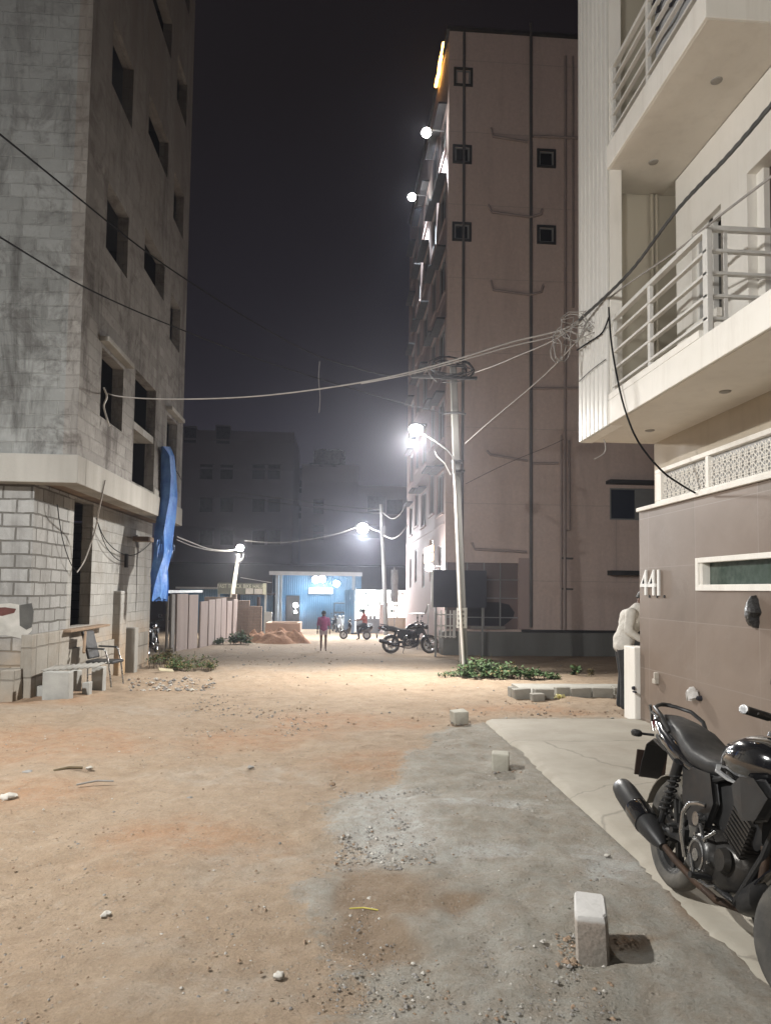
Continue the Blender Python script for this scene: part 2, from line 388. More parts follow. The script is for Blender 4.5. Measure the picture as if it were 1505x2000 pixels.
# ------------------------------------------------------------------ wall with openings
def wall_open(mb, axis, pos, u0, u1, z0, z1, ops, th, mi=0):
    """sheet wall of thickness th behind plane axis=pos (th signed towards the inside), with rectangular holes and their reveals"""
    us = sorted({u0, u1} | {max(u0, min(u1, q)) for o_ in ops for q in o_[:2]}); zs_ = sorted({z0, z1} | {max(z0, min(z1, q)) for o_ in ops for q in o_[2:4]})
    def P(u, z, d): return (pos+d, u, z) if axis == 'X' else (u, pos+d, z)
    for i in range(len(us)-1):
        for j in range(len(zs_)-1):
            uc, zc = (us[i]+us[i+1])/2, (zs_[j]+zs_[j+1])/2
            if any(o_[0] < uc < o_[1] and o_[2] < zc < o_[3] for o_ in ops): continue
            for d in (0, th):
                mb.add([P(us[i],zs_[j],d), P(us[i+1],zs_[j],d), P(us[i+1],zs_[j+1],d), P(us[i],zs_[j+1],d)], [(0,1,2,3)], mi)
    for o_ in ops:
        a, b_, c_, d_ = o_[:4]
        for (ua, za, ub, zb) in ((a,c_,b_,c_), (b_,c_,b_,d_), (b_,d_,a,d_), (a,d_,a,c_)):
            mb.add([P(ua,za,0), P(ub,zb,0), P(ub,zb,th), P(ua,za,th)], [(0,1,2,3)], mi)
    for (ua, za, ub, zb) in ((u0,z0,u1,z0), (u1,z0,u1,z1), (u1,z1,u0,z1), (u0,z1,u0,z0)):
        mb.add([P(ua,za,0), P(ub,zb,0), P(ub,zb,th), P(ua,za,th)], [(0,1,2,3)], mi)

# ------------------------------------------------------------------ unfinished block building, left
UX, LX, FY, FYL, BY = -3.92, -4.6, 11.0, 11.22, 18.3
M_up = blockmat('weathered block wall with painted light falloff', (.27,.28,.275), (.155,.16,.155), (.235,.24,.23), .42, .21, .012, (.055,.052,.05), .85, 1.0, .5, .5, dirt=None, top=((.12,.12,.115), 6, 15))  # upper darkening is lamp falloff painted into the colour, over real stains
M_side = blockmat('stained block wall with painted light falloff', (.27,.26,.245), (.175,.165,.155), (.215,.205,.19), .42, .21, .012, (.05,.042,.038), .85, .9, .5, .8, top=((.125,.105,.088), 5.5, 13))  # same painted falloff of light up the street side, besides the stains
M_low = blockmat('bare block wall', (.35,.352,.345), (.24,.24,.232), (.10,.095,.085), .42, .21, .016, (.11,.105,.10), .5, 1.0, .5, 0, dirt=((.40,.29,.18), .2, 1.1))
M_lowside = blockmat('washed block wall', (.38,.378,.36), (.27,.268,.255), (.20,.195,.18), .42, .21, .010, (.14,.12,.10), .4, .6, .5, .8, dirt=((.42,.29,.17), .1, 1.3))
M_conc = mat('raw concrete', (.34,.33,.305), (.22,.21,.19), 1.2, .9, bump=.6, bdist=.012, bscale=18, spec=.2, streak=True)
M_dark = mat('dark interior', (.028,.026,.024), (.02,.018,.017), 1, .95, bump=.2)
M_under = mat('rusty stained soffit', (.23,.17,.12), (.13,.09,.065), 1.5, .95, bump=.5, bdist=.02, bscale=12)
B = thing('unfinished_building', 'tall unfinished grey concrete block building on the left, bare window openings and no plaster', 'building', (-8, 14.5, -.2))
TOP = 20.0; ops = []
for k_ in range(6): ops.append((11.98, 13.2, 4.45+2.85*k_, 5.6+2.85*k_))
ops.append((13.95, 15.55, 3.66, 5.85))
for k_ in range(5): ops.append((14.3, 15.95, 8.0+2.8*k_, 8.85+2.8*k_))
for k_ in range(6): ops.append((16.6, 17.65, 4.5+2.88*k_, 5.6+2.88*k_))
w = MB(); wall_open(w, 'X', UX, FY+.0, BY, 3.6, TOP, ops, -.2, 1)
w.add([(-16,FY,3.6),(UX-.2,FY,3.6),(UX-.2,FY,TOP),(-16,FY,TOP)], [(0,1,2,3)], 0)
w.add([(-16,FY+.2,3.6),(UX-.2,FY+.2,3.6),(UX-.2,FY+.2,TOP),(-16,FY+.2,TOP)], [(3,2,1,0)], 0)
w.add([(-16,BY,3.6),(UX-.2,BY,3.6),(UX-.2,BY,TOP),(-16,BY,TOP)], [(3,2,1,0)], 0)
w.add([(-16,FY,TOP),(UX-.2,FY,TOP),(UX-.2,BY,TOP),(-16,BY,TOP)], [(0,1,2,3)], 0)
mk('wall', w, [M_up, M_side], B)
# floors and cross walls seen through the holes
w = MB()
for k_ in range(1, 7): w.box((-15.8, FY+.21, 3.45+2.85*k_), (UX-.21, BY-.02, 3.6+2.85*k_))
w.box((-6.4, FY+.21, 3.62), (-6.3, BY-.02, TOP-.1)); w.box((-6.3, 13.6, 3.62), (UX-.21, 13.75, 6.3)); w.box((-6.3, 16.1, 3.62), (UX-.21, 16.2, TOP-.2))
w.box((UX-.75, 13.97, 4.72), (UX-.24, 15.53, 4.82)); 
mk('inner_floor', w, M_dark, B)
w = MB(); w.box((UX-.75, 13.76, 3.62), (UX-.62, 15.7, 4.70)); w.box((UX-.72, 13.97, 4.70), (UX-.02, 15.53, 4.84)); mk('stair_landing', w, M_lowside, B)
# cantilever slab edge
w = MB(); w.box((-16, FY-.05, 3.18), (UX+.045, FY+.3, 3.61)); w.box((UX-.3, FY+.301, 3.18), (UX+.045, BY-.01, 3.61)); w.box((UX-.2, 15.6, 3.6), (UX+.02, 16.4, 3.75))
mk('slab_edge', w, M_conc, B, bevel=.012)
w = MB(); w.box((-15.9, FY+.02, 3.24), (UX-.02, BY-.05, 3.44)); mk('soffit', w, M_under, B)
for y0, y1, z in [(11.85, 13.35, 5.66)] + [(16.45, 17.8, 5.68)]:
    w = MB(); w.box((UX+.002, y0, z), (UX+.15, y1, z+.09)); mk('lintel_shade', w, M_conc, B, bevel=.01)
# ground storey
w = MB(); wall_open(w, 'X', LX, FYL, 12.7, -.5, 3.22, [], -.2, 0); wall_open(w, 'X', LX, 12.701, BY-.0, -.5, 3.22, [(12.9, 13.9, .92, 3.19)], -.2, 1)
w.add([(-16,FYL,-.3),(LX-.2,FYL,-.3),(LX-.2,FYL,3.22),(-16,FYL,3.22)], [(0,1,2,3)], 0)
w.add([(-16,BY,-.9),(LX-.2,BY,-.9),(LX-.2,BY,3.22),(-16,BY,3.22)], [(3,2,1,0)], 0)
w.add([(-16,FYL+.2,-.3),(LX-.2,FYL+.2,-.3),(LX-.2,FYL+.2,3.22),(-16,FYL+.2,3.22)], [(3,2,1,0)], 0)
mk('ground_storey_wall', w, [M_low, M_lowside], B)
w = MB(); w.box((-7, 12.2, -.3), (-6.9, 14.8, 3.2)); mk('room_wall', w, M_dark, B)
# plinth courses stepping out at the foot
M_pl = blockmat('plinth of soil-splashed blocks', (.34,.32,.285), (.26,.245,.215), (.14,.125,.105), .45, .45, .014, (.15,.12,.09), .4, .9, .0, .3, dirt=((.40,.29,.19), -.3, .45))
w = MB(); w.box((-16, FYL-.35, -.4), (LX-.05, FYL-.01, .40)); mk('plinth', w, M_pl, B, bevel=.015)
w = MB(); w.box((LX-.1, FYL-.03, -.5), (LX+.07, 12.7, .9)); w.box((LX-.1, 12.7, -.7), (LX+.05, BY-.3, .55)); mk('plinth', w, M_pl, B, bevel=.015)
w = MB(); w.box((LX-.02, 15.3, -.5), (LX+.16, 15.75, 1.55)); mk('buttress', w, M_lowside, B, bevel=.02)
w = MB(); w.box((LX+.002, 15.95, -.3), (LX+.30, 16.2, .75)); mk('buttress', w, M_conc, B, bevel=.02)
# paint and plaster patches on the front
def patch(name, c, pts, d, mm):
    w = MB(); n_ = len(pts); q = []
    for px, py in pts:
        p = onY(px, py, FYL-d); q.append((p.x, p.z))
    w.add([(x, FYL-d, z) for x, z in q] + [(x, FYL-.0, z) for x, z in q], [list(range(n_))] + [(i, (i+1)%n_, n_+(i+1)%n_, n_+i) for i in range(n_)]); return mk(name, w, mm, c)
patch('plaster_patch', B, [(-30,1182),(20,1178),(48,1183),(60,1205),(62,1232),(45,1248),(10,1240),(-30,1246)], .006, mat('white patch', (.44,.43,.405), (.33,.325,.30), 5, .9))
patch('plaster_patch', B, [(38,1182),(62,1178),(66,1195),(62,1225),(52,1230),(39,1222)], .010, mat('dark cement patch', (.09,.09,.085), (.06,.06,.058), 5, .9))
patch('plaster_patch', B, [(-30,1188),(10,1186),(32,1189),(28,1197),(5,1203),(-30,1200)], .010, mat('maroon paint patch', (.10,.035,.03), (.08,.03,.025), 5, .8))
# dark drip stain with its own shape, and rusty bracket
w = MB(); 
p = onX(268, 1040, LX+.012); 
for (a_, b_) in (((262,1030),(278,1060)), ):
    pa, pb = onX(*a_, LX+.02), onX(*b_, LX+.02); w.box((LX-.01, pa.y, pb.z), (LX+.35, pb.y-.25, pb.z+.1))
mk('bracket', w, M_under, B)
w = MB(); sp_ = [(268,1045,.09),(268,1060,.12),(270,1075,.08),(268,1095,.035),(268,1120,.02),(267,1160,.018),(265,1195,.012)]
vs = []
for px, py, hw in sp_:
    q = onX(px, py, LX+.006); vs += [(q.x, q.y-hw, q.z), (q.x, q.y+hw, q.z)]
w.add(vs, [(2*i, 2*i+1, 2*i+3, 2*i+2) for i in range(len(sp_)-1)]); mk('drip_stain', w, mat('tar drip', (.05,.04,.033), None, 6, .9), B)
# conduit box on the side wall
w = MB(); q = onX(245, 1095, LX); w.box((LX, q.y-.06, q.z-.15), (LX+.05, q.y+.06, q.z+.15)); mk('switch_box', w, M_dark, B)

# ------------------------------------------------------------------ white house, right
HX = 3.1
Z1, Z2, YE, YF, YN = 3.58, 6.62, 8.95, 7.97, 5.72
M_white = mat('white wall paint', (.84,.815,.765), (.78,.755,.70), 1.3, .6, bump=.15, bdist=.004, bscale=60, spec=.3, drip=((.50,.46,.40), .28))
M_cream = mat('cream wall paint', (.62,.58,.49), (.58,.54,.455), .8, .65, bump=.15, bdist=.004, bscale=60, spec=.3)
M_beige = mat('beige wall paint', (.50,.44,.35), (.46,.40,.32), .8, .7, bump=.15, bdist=.004, bscale=60, spec=.3, drip=((.34,.29,.23), .3))
M_soff = mat('soffit paint', (.74,.70,.635), (.68,.64,.58), 1.2, .7, bump=.1, bdist=.004, bscale=60, spec=.3, drip=((.46,.42,.37), .25))
M_rail = mat('white powder-coated steel', (.70,.69,.66), (.64,.63,.60), 6, .35, bump=.05, spec=.5)
M_glass = mat('dark window glass', (.012,.013,.014), (.016,.018,.02), .5, .08, bump=0, spec=.6, rvar=.02)
M_door = mat('dark brown door wood', (.055,.030,.022), (.035,.02,.016), 3, .45, bump=.2, streak=True)
H = thing('house', 'white and cream house on the right with steel railed balconies and a fluted fin', 'house', (6, 5.5, 0))
w = MB(); w.box((4.08, 1.0, 0), (12, YE-.02, Z1)); mk('ground_storey_wall', w, M_beige, H)
wy0, wy1 = onX(1408, 500, 4.0).y, onX(1350, 500, 4.0).y
dy1 = onX(1457, 345, 4.0).y
w = MB(); wall_open(w, 'X', 4.0, 1.0, 8.12, Z1+.01, Z2-.01, [(wy0, wy1, 4.65, 5.78), (3.2, dy1, Z1+.3, 5.82)], .22)
wall_open(w, 'X', 4.0, 1.0, 8.12, Z2+.29, 14, [(6.1, 7.6, Z2+.4, 9.2)], .22)
w.box((4.5, 1, Z1), (12, 8.4, 14)); mk('upper_wall', w, M_white, H)
w = MB(); w.box((3.25, 8.46, Z1+.3), (4.5, 8.66, 14)); mk('end_wall', w, M_cream, H)
w = MB(); w.box((4.18, wy0, 4.6), (4.2, wy1, 5.8)); w2 = mk('window', w, M_glass, H); 
w = MB()
for (a_, b_) in ((wy0, wy0+.05), (wy1-.05, wy1), ((wy0+wy1)/2-.04, (wy0+wy1)/2+.04)): w.box((4.06, a_, 4.651), (4.12, b_, 5.779))
for z in (4.651, 5.73): w.box((4.06, wy0+.05, z), (4.12, wy1-.05, z+.048))
mk('frame', w, M_rail, w2, origin=ORG[H])
w = MB(); w.box((3.93, wy0-.02, 4.56), (4.05, wy1+.02, 4.649)); mk('sill', w, M_white, w2, origin=ORG[H])
w = MB(); w.box((4.16, 3.2, Z1+.29), (4.2, dy1-.0, 5.82)); d_ = mk('balcony_door', w, M_door, H)
w = MB()
for q in range(4): w.box((4.12, 3.3+q*.95, 3.9), (4.16, 3.36+q*.95, 5.7))
w.box((4.1, dy1-.12, Z1+.29), (4.2, dy1-.001, 5.82)); mk('frame', w, M_white, d_, origin=ORG[H])
w = MB(); w.box((4.16, 6.1, Z2+.4), (4.2, 7.6, 9.2)); mk('balcony_door', w, M_glass, H)
# balcony slabs
w = MB(); w.box((HX, 1.0, Z1), (4.5, YE, Z1+.28)); mk('balcony_slab', w, [M_white], H, bevel=.008)
w = MB(); w.box((HX+.03, 1.02, Z1-.006), (4.07, YE-.03, Z1-.001)); mk('soffit', w, M_soff, H)
w = MB(); w.box((HX, YN, Z2), (4.5, YE, Z2+.28)); mk('balcony_slab', w, [M_white], H, bevel=.008)
w = MB(); w.box((HX+.03, YN+.02, Z2-.006), (3.99, 8.44, Z2-.001)); mk('soffit', w, M_soff, H)
w = MB(); w.box((HX+.0, 5.9, Z1+.281), (HX+.12, YF, Z1+.35)); mk('balcony_upstand', w, M_white, H)
# fluted fin
w = MB(); w.box((HX+.03, YF, Z1-.008), (HX+.17, YE+.01, 14)); mk('fin', w, M_white, H)
w = MB(); n_ = 7; pw = (YE+.01-YF)/n_
for q in range(n_): w.box((HX-.012, YF+q*pw+.012, Z1-.012), (HX+.03, YF+(q+1)*pw-.012, 14))
mk('fluted_panel', w, mat('fluted white cladding', (.70,.69,.655), (.64,.63,.60), 1.5, .45, bump=.08, streak=True), H, bevel=.012)
for px, py, z in ((1398,158,Z2-.01), (1275,317,Z2-.01), (1415,765,Z1-.01), (1268,841,Z1-.01)):
    d = ray(px, py); p = EYE + d*((z-EYE.z)/d.z)
    w = MB(); w.lathe([(0,-.010),(.038,-.010),(.052,-.005),(.056,.006)], Matrix.Translation(p), 20); mk('downlight', w, mat('downlight trim', (.33,.31,.28), None, 3, .5), H, smooth=True)
# pipes in the recess
for yy, xx in ((8.42, 3.84), (8.42, 3.90)):
    w = MB(); w.tube([(xx, yy, Z1+.29), (xx, yy, Z2-.02)], .022); mk('pipe', w, M_cream, H, smooth=True)
# railings
def railing(zf, y0, y1, ret, n_r=5, name='balcony_railing'):
    rr = bpy.data.objects.new(name, None); COL.objects.link(rr); rr.parent = H; ORG[rr] = ORG[H]
    x = HX+.06; zt = zf+.95
    posts = [(x, y1-.03), (x, y0 + (y1-y0)*.54), (x, y0)]
    for k2, (px_, py_) in enumerate(posts):
        w = MB(); s_ = .028 if k2 < 2 else .04
        w.box((px_-.012 if k2<2 else px_-.02, py_-s_, zf-.02), (px_+.03, py_+s_, zt-.021)); mk('post', w, M_rail, rr, origin=ORG[H], bevel=.004)
    if ret:
        w = MB(); w.box((x+.14, y0-.02, zf-.02), (x+.175, y0+.02, zt-.021)); mk('post', w, M_rail, rr, origin=ORG[H])
    for q in range(n_r):
        z = zt - q*.2; w = MB(); h = .028 if q == 0 else .017
        w.box((x-.02, y0-.03, z-h), (x+.025 if q else x+.04, y1, z+h*.6))
        if ret: w.box((x+.041, y0-.03, z-h), (3.99, y0+.02, z+h*.6))
        mk('rail', w, M_rail, rr, origin=ORG[H], bevel=.004)
railing(Z1+.29, 5.86, YF, True); railing(Z2+.28, 5.86, YF, True)

# banner behind the upper railing, only its lower edge in view
w = MB(); g = 10
for i in range(g+1):
    for j in range(g+1):
        y = 6.0+ (6.95-6.0)*i/g; z = Z2+.5 + .9*j/g
        w.v.append(Vector((HX+.115+.012*math.sin(i*1.3+j*.4), y, z)))
for i in range(g):
    for j in range(g): w.f.append([i*(g+1)+j, (i+1)*(g+1)+j, (i+1)*(g+1)+j+1, i*(g+1)+j+1]); w.m.append(0)
bn = mk('banner', w, mat('grey banner cloth', (.36,.37,.38), (.30,.31,.33), 2, .7), smooth=True)
tag(bn, 'grey cloth banner with dark script tied behind the topmost balcony railing', 'banner')
def text(body, size, mtx, m_, parent, ext=.004, name='lettering', bold=0, origin=None):
    cu = bpy.data.curves.new(name, 'FONT'); cu.body = body; cu.size = size; cu.extrude = ext; cu.align_x = 'CENTER'; cu.align_y = 'CENTER'; cu.offset = bold
    o = bpy.data.objects.new('tmp', cu); COL.objects.link(o)
    dg = bpy.context.evaluated_depsgraph_get(); me = bpy.data.meshes.new_from_object(o.evaluated_get(dg)); bpy.data.objects.remove(o)
    me.transform(mtx); w = MB(); w.add([v.co.copy() for v in me.vertices], [list(p.vertices) for p in me.polygons])
    return mk(name, w, m_, parent, origin=origin)
FACE_W = Matrix(((0,0,-1),(-1,0,0),(0,1,0))).to_4x4()      # text plane facing -X, reading towards -Y
M_ink = mat('dark script paint', (.03,.03,.04), None, 3, .8)
w = MB()
for q in range(3):
    y = 6.8-.3*q
    w.tube([(HX+.088, y+.12, 7.75), (HX+.088, y, 7.82), (HX+.088, y-.08, 7.70), (HX+.088, y+.03, 7.6), (HX+.088, y-.1, 7.52), (HX+.088, y+.05, 7.42)], .016, 6)
mk('script', w, M_ink, bn, origin=ORG[bn])

# ------------------------------------------------------------------ tiled compound wall with number, slot window and lattice screen
WX = 3.93
m, t, b = nodes('brown marble tile'); uv, ob, zz = boxuv(t); M_tile = m
br = t.nodes.new('ShaderNodeTexBrick'); mp = t.nodes.new('ShaderNodeMapping'); mp.inputs['Location'].default_value = (.25, -.06, 0); t.links.new(uv, mp.inputs[0]); t.links.new(mp.outputs[0], br.inputs['Vector'])
br.offset = 0; br.inputs['Scale'].default_value = 1; br.inputs['Brick Width'].default_value = 1.18; br.inputs['Row Height'].default_value = .635; br.inputs['Mortar Size'].default_value = .004
br.inputs['Color1'].default_value = (.20,.152,.122,1); br.inputs['Color2'].default_value = (.15,.115,.092,1); br.inputs['Mortar'].default_value = (.27,.235,.21,1)
v1 = noi(t, ob, .9, 9, .62, .6); v2 = noi(t, ob, 1.1, 8, .6, .8)
cc = mixc(t, ramp(t, v1, .35, .65, 0, .6), br.outputs[0], (.27,.22,.185))
v3 = noi(t, ob, 1.7, 9, .62, .5)
vm_ = t.nodes.new('ShaderNodeMath'); vm_.operation = 'MULTIPLY'; t.links.new(ramp(t, v2, .49, .5, 0, 1), vm_.inputs[0]); t.links.new(ramp(t, v2, .5, .51, 1, 0), vm_.inputs[1])
vn_ = t.nodes.new('ShaderNodeMath'); vn_.operation = 'MULTIPLY'; t.links.new(vm_.outputs[0], vn_.inputs[0]); t.links.new(ramp(t, v3, .45, .65, 0, .28), vn_.inputs[1])
cc = mixc(t, vn_.outputs[0], cc, (.30,.265,.235)); cc = mixc(t, ramp(t, v3, .5, .75, 0, .3), cc, (.16,.13,.11))
t.links.new(cc, b.inputs['Base Color']); b.inputs['Roughness'].default_value = .42; b.inputs['Specular IOR Level'].default_value = .35
t.links.new(bumpn(t, br.outputs['Fac'], -.3, .004), b.inputs['Normal'])
CW = thing('compound_wall', 'brown marble tiled compound wall with white coping at the right edge of the street', 'wall', (WX+.08, 5.5, 0))
w = MB(); sy = onX(1362, 1100, WX).y
wall_open(w, 'X', WX, 1.0, 9.06, -.1, 2.70, [(3.0, sy, 1.715, 2.005)], .14); mk('tiled_face', w, M_tile, CW)
w = MB(); w.box((WX-.035, .98, 2.701), (4.079, 9.08, 2.75)); mk('coping', w, M_white, CW, bevel=.006)
M_gglass = mat('frosted green window glass', (.06,.085,.07), (.10,.13,.11), 14, .15, bump=.4, bdist=.004, bscale=90, spec=.6)
w = MB(); w.box((WX+.09, 3.0, 1.71), (WX+.11, sy, 2.01)); sw = mk('slot_window', w, M_gglass, CW)
w = MB(); w.box((WX-.02, sy-.03, 1.68), (WX+.06, sy+.03, 2.035)); w.box((WX-.02, 3.0, 1.68), (WX+.06, sy-.03, 1.745)); w.box((WX-.02, 3.0, 1.98), (WX+.06, sy-.03, 2.035)); w.box((WX+.0, sy-.09, 1.745), (WX+.09, sy-.031, 1.98))
mk('frame', w, M_white, sw, origin=ORG[CW], bevel=.005)
# lattice screen of flower rings on top
ly1 = onX(1283, 960, WX+.03).y
lat = bpy.data.objects.new('lattice_screen', None); COL.objects.link(lat); lat.parent = CW; ORG[lat] = ORG[CW]
zt_, zb_ = 3.17, 2.78
w = MB(); w.box((WX+.0, 3.5, zb_-.029), (WX+.06, ly1, zb_+.0)); w.box((WX+.0, 3.5, zt_-.05), (WX+.06, ly1, zt_)); w.box((WX+.0, ly1-.16, zb_), (WX+.06, ly1, zt_-.051))
for yy in (7.35, 6.05): w.box((WX+.002, yy-.03, zb_), (WX+.058, yy+.03, zt_-.051))
mk('frame', w, M_white, lat, origin=ORG[CW], bevel=.004)
w = MB(); s_ = .107
yy = 4.6; row = 0
def ringp(cy, cz, r, n=12, wdt=.006):
    pts = [(WX+.03, cy+r*math.cos(2*math.pi*i/n), cz+r*math.sin(2*math.pi*i/n)) for i in range(n+1)]; w.tube(pts, wdt, 4, cap=False)
cols = int((ly1-.16-4.7)/s_)
for i in range(cols+1):
    for j in range(3):
        cy, cz = ly1-.16-s_*.5-i*s_, zb_+s_*.45+j*s_*.92
        if cz > zt_-.05: continue
        ringp(cy, cz, s_*.30, 8); 
        for a_ in range(4):
            an = a_*math.pi/2+math.pi/4; w.tube([(WX+.03, cy+s_*.3*math.cos(an), cz+s_*.3*math.sin(an)), (WX+.03, cy+s_*.72*math.cos(an), cz+s_*.72*math.sin(an))], .006, 4)
            an = a_*math.pi/2; w.tube([(WX+.03, cy, cz), (WX+.03, cy+s_*.5*math.cos(an), cz+s_*.5*math.sin(an))], .005, 4)
o = mk('flower_lattice', w, M_white, lat, origin=ORG[CW])
w = MB(); w.box((WX+.056, 3.5, zb_), (WX+.062, ly1-.161, zt_-.051)); mk('backing', w, mat('grey lattice backing', (.52,.52,.52), None, 5, .7), lat, origin=ORG[CW])
# white number 441
nb_ = thing('house_number', 'white raised house number 441 on the brown tiled wall', 'house number', (WX, 8.9, 1.7))
p0, p1 = onX(1250, 1140, WX), onX(1293, 1140, WX)
M_num = mat('white number enamel', (.80,.80,.78), (.76,.76,.74), 5, .4)
for ch, px in (('4', 1259), ('4', 1274), ('1', 1287)):
    q = onX(px, 1141, WX)
    sc_ = Matrix.Diagonal((.98, 1.0, 1, 1))
    text(ch, .46, Matrix.Translation((WX-.012, q.y, q.z)) @ FACE_W @ sc_, M_num, nb_, .010, 'digit', .001)
w = MB()
for px in (1268, 1283, 1297):
    q = onX(px, 1165, WX); w.lathe([(0, .012), (.016, .012), (.02, 0)], Matrix.Translation(q) @ Matrix.Rotation(R(-90), 4, 'Y'), 12)
mk('bolt', w, mat('black bolt', (.03,.03,.03), None, 5, .6), nb_)
# low white gate pillar beyond the wall
w = MB(); w.box((WX-.06, 9.09, -.1), (WX+.5, 9.44, .94))
gp_ = mk('gate_pillar', w, M_white, bevel=.01); tag(gp_, 'low white gate pillar at the end of the brown tiled wall', 'pillar')
w = MB(); q = onX(1238, 1344, WX-.062); w.lathe([(0,.03),(.02,.03),(.028,0)], Matrix.Translation(q) @ Matrix.Rotation(R(-90), 4, 'Y'), 12); w.box((q.x-.035, q.y-.09, q.z-.05), (q.x-.005, q.y-.02, q.z-.03)); mk('latch', w, M_ink, gp_, origin=ORG[gp_], smooth=True)
# fittings in the tiled wall
w = MB(); q = onX(1475, 1196, WX); n0 = 18; rg = []
for k2, (sc_, dx) in enumerate(((1.0, .0), (.95, -.05), (.6, -.085), (.2, -.09))):
    rg.append([Vector((q.x+dx, q.y+.075*sc_*math.cos(2*math.pi*i/n0)*(1+.25*math.sin(i*2.3)), q.z+.15*sc_*math.sin(2*math.pi*i/n0)*(1+.12*math.sin(i*1.7)))) for i in range(n0)])
w.loft(rg); o = mk('bundled_sack', w, mat('black plastic sheet', (.018,.018,.018), (.03,.03,.03), 9, .3, bump=1, bdist=.03, bscale=14), smooth=True)
tag(o, 'black plastic bundle stuffed in the hole under the slot window', 'bag')
w = MB(); q = onX(1360, 1354, WX); rg = []
for k2, (sc_, dx) in enumerate(((.5, .0), (1.0, -.03), (.9, -.08), (.4, -.11))):
    rg.append([Vector((q.x+dx, q.y+.085*sc_*math.cos(2*math.pi*i/n0)*(1+.15*math.sin(i*2.9)), q.z-.02*k2*(i%3==0)+.06*sc_*math.sin(2*math.pi*i/n0)*(1+.2*math.sin(i*1.9)))) for i in range(n0)])
w.loft(rg); o = mk('plastic_bag', w, mat('clear white plastic', (.62,.60,.58), (.5,.48,.46), 12, .25, bump=1, bdist=.02, bscale=25), smooth=True)
tag(o, 'small white plastic bag tied over a fitting low on the tiled wall', 'bag')
w = MB(); w.lathe([(0,.05),(.022,.05),(.03,0)], Matrix.Translation(q+Vector((0,-.09,-.04))) @ Matrix.Rotation(R(-90), 4, 'Y'), 12); mk('pipe_stub', w, M_ink, o, origin=ORG[o])
w = MB(); q = onX(1283, 1323, WX); w.box((WX-.05, q.y-.045, q.z-.075), (WX, q.y+.045, q.z-.02)); w.prism([(WX-.06, q.y-.045), (WX, q.y-.045), (WX, q.y+.045), (WX-.03, q.y+.045)], q.z-.019, q.z+.06)
o = mk('socket_box', w, [mat('beige socket plastic', (.5,.46,.40), None, 5, .5)], bevel=.005); tag(o, 'small beige socket box low on the tiled wall near the gate pillar', 'socket')

# ------------------------------------------------------------------ tall pinkish apartment block
PY, PX0, PX1, PYB, PT = 25.0, 3.83, 20.0, 39.0, 22.15
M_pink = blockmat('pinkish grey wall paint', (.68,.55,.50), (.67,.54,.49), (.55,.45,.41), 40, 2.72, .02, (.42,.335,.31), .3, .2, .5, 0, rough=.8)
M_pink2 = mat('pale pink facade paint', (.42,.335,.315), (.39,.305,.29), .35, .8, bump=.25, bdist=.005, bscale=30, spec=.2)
M_pipe = mat('pipe painted like the wall', (.40,.33,.31), (.34,.28,.265), 2, .6, bump=.1)
M_pdark = mat('grey drain pipe', (.14,.135,.135), (.11,.105,.105), 2, .6, bump=.1)
M_plin = mat('grey cement plinth', (.21,.215,.205), (.15,.15,.14), 1.0, .95, bump=.6, bdist=.015, bscale=14, streak=True)
M_frame = mat('dark window surround', (.035,.035,.037), (.05,.05,.05), 3, .7)
M_alu = mat('aluminium window frame', (.32,.33,.33), (.28,.29,.29), 4, .4, metal=.3)
M_bglass = mat('bluish window glass', (.02,.028,.045), (.03,.036,.05), .6, .12, bump=0, spec=.6, rvar=.03)
A = thing('apartment_building', 'tall pinkish grey seven storey apartment building with small square vents and drain pipes', 'building', (10, 32, -.7))
gx0, gx1 = onY(848, 1150, PY).x, onY(1012, 1150, PY).x
gz1, gz0 = onY(940, 1099, PY).z, onY(940, 1229, PY).z
vents = []
for (px, py) in ((904,151),(902,302),(901,453),(1066,310),(1066,459)):
    p = onY(px, py, PY); vents.append((p.x-.27, p.x+.27, p.z-.27, p.z+.27))
wnx0, wnx1 = onY(1190, 980, PY).x, onY(1320, 980, PY).x
wz1, wz0 = onY(1200, 953, PY).z, onY(1200, 1015, PY).z
w = MB(); wall_open(w, 'Y', PY, PX0, PX1, -.5+.6, PT, vents + [(max(gx0,PX0+.001), gx1, gz0, gz1), (wnx0, wnx1, wz0, wz1)], .3, 0)
# street side windows: (y0,y1) columns, seven storeys
fops = []; FW = []
for ci, (y0, y1, hh) in enumerate(((25.6, 27.3, 1.55), (28.1, 29.5, 1.7), (30.6, 32.4, 1.5), (33.6, 35.0, 1.6), (36.0, 37.6, 1.5))):
    for k_ in range(8):
        z0 = 1.75+2.72*k_ + (.25 if ci % 2 else 0)
        if k_ == 0:
            y0_, y1_ = (y0+.2, y0+1.15)
        else: y0_, y1_ = y0, y1
        if z0+hh > PT-.3: continue
        fops.append((y0_, y1_, z0, z0+hh)); FW.append((y0_, y1_, z0, z0+hh))
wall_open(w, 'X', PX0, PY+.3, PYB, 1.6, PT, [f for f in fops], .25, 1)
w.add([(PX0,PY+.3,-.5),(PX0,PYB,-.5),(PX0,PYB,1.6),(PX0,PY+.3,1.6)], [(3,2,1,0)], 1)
w.add([(PX0,PY,PT),(PX1,PY,PT),(PX1,PYB,PT),(PX0,PYB,PT)], [(0,1,2,3)], 0)
w.add([(PX0,PYB,-1),(PX1,PYB,-1),(PX1,PYB,PT),(PX0,PYB,PT)], [(3,2,1,0)], 0)
w.add([(PX1,PY,-1),(PX1,PYB,-1),(PX1,PYB,PT),(PX1,PY,PT)], [(0,1,2,3)], 0)
mk('wall', w, [M_pink, M_pink2], A)
w = MB()
for k_ in range(1, 8): w.box((PX0+.26, PY+.31, 1.3+2.72*(k_)-.2), (PX1-.1, PYB-.1, 1.3+2.72*k_))
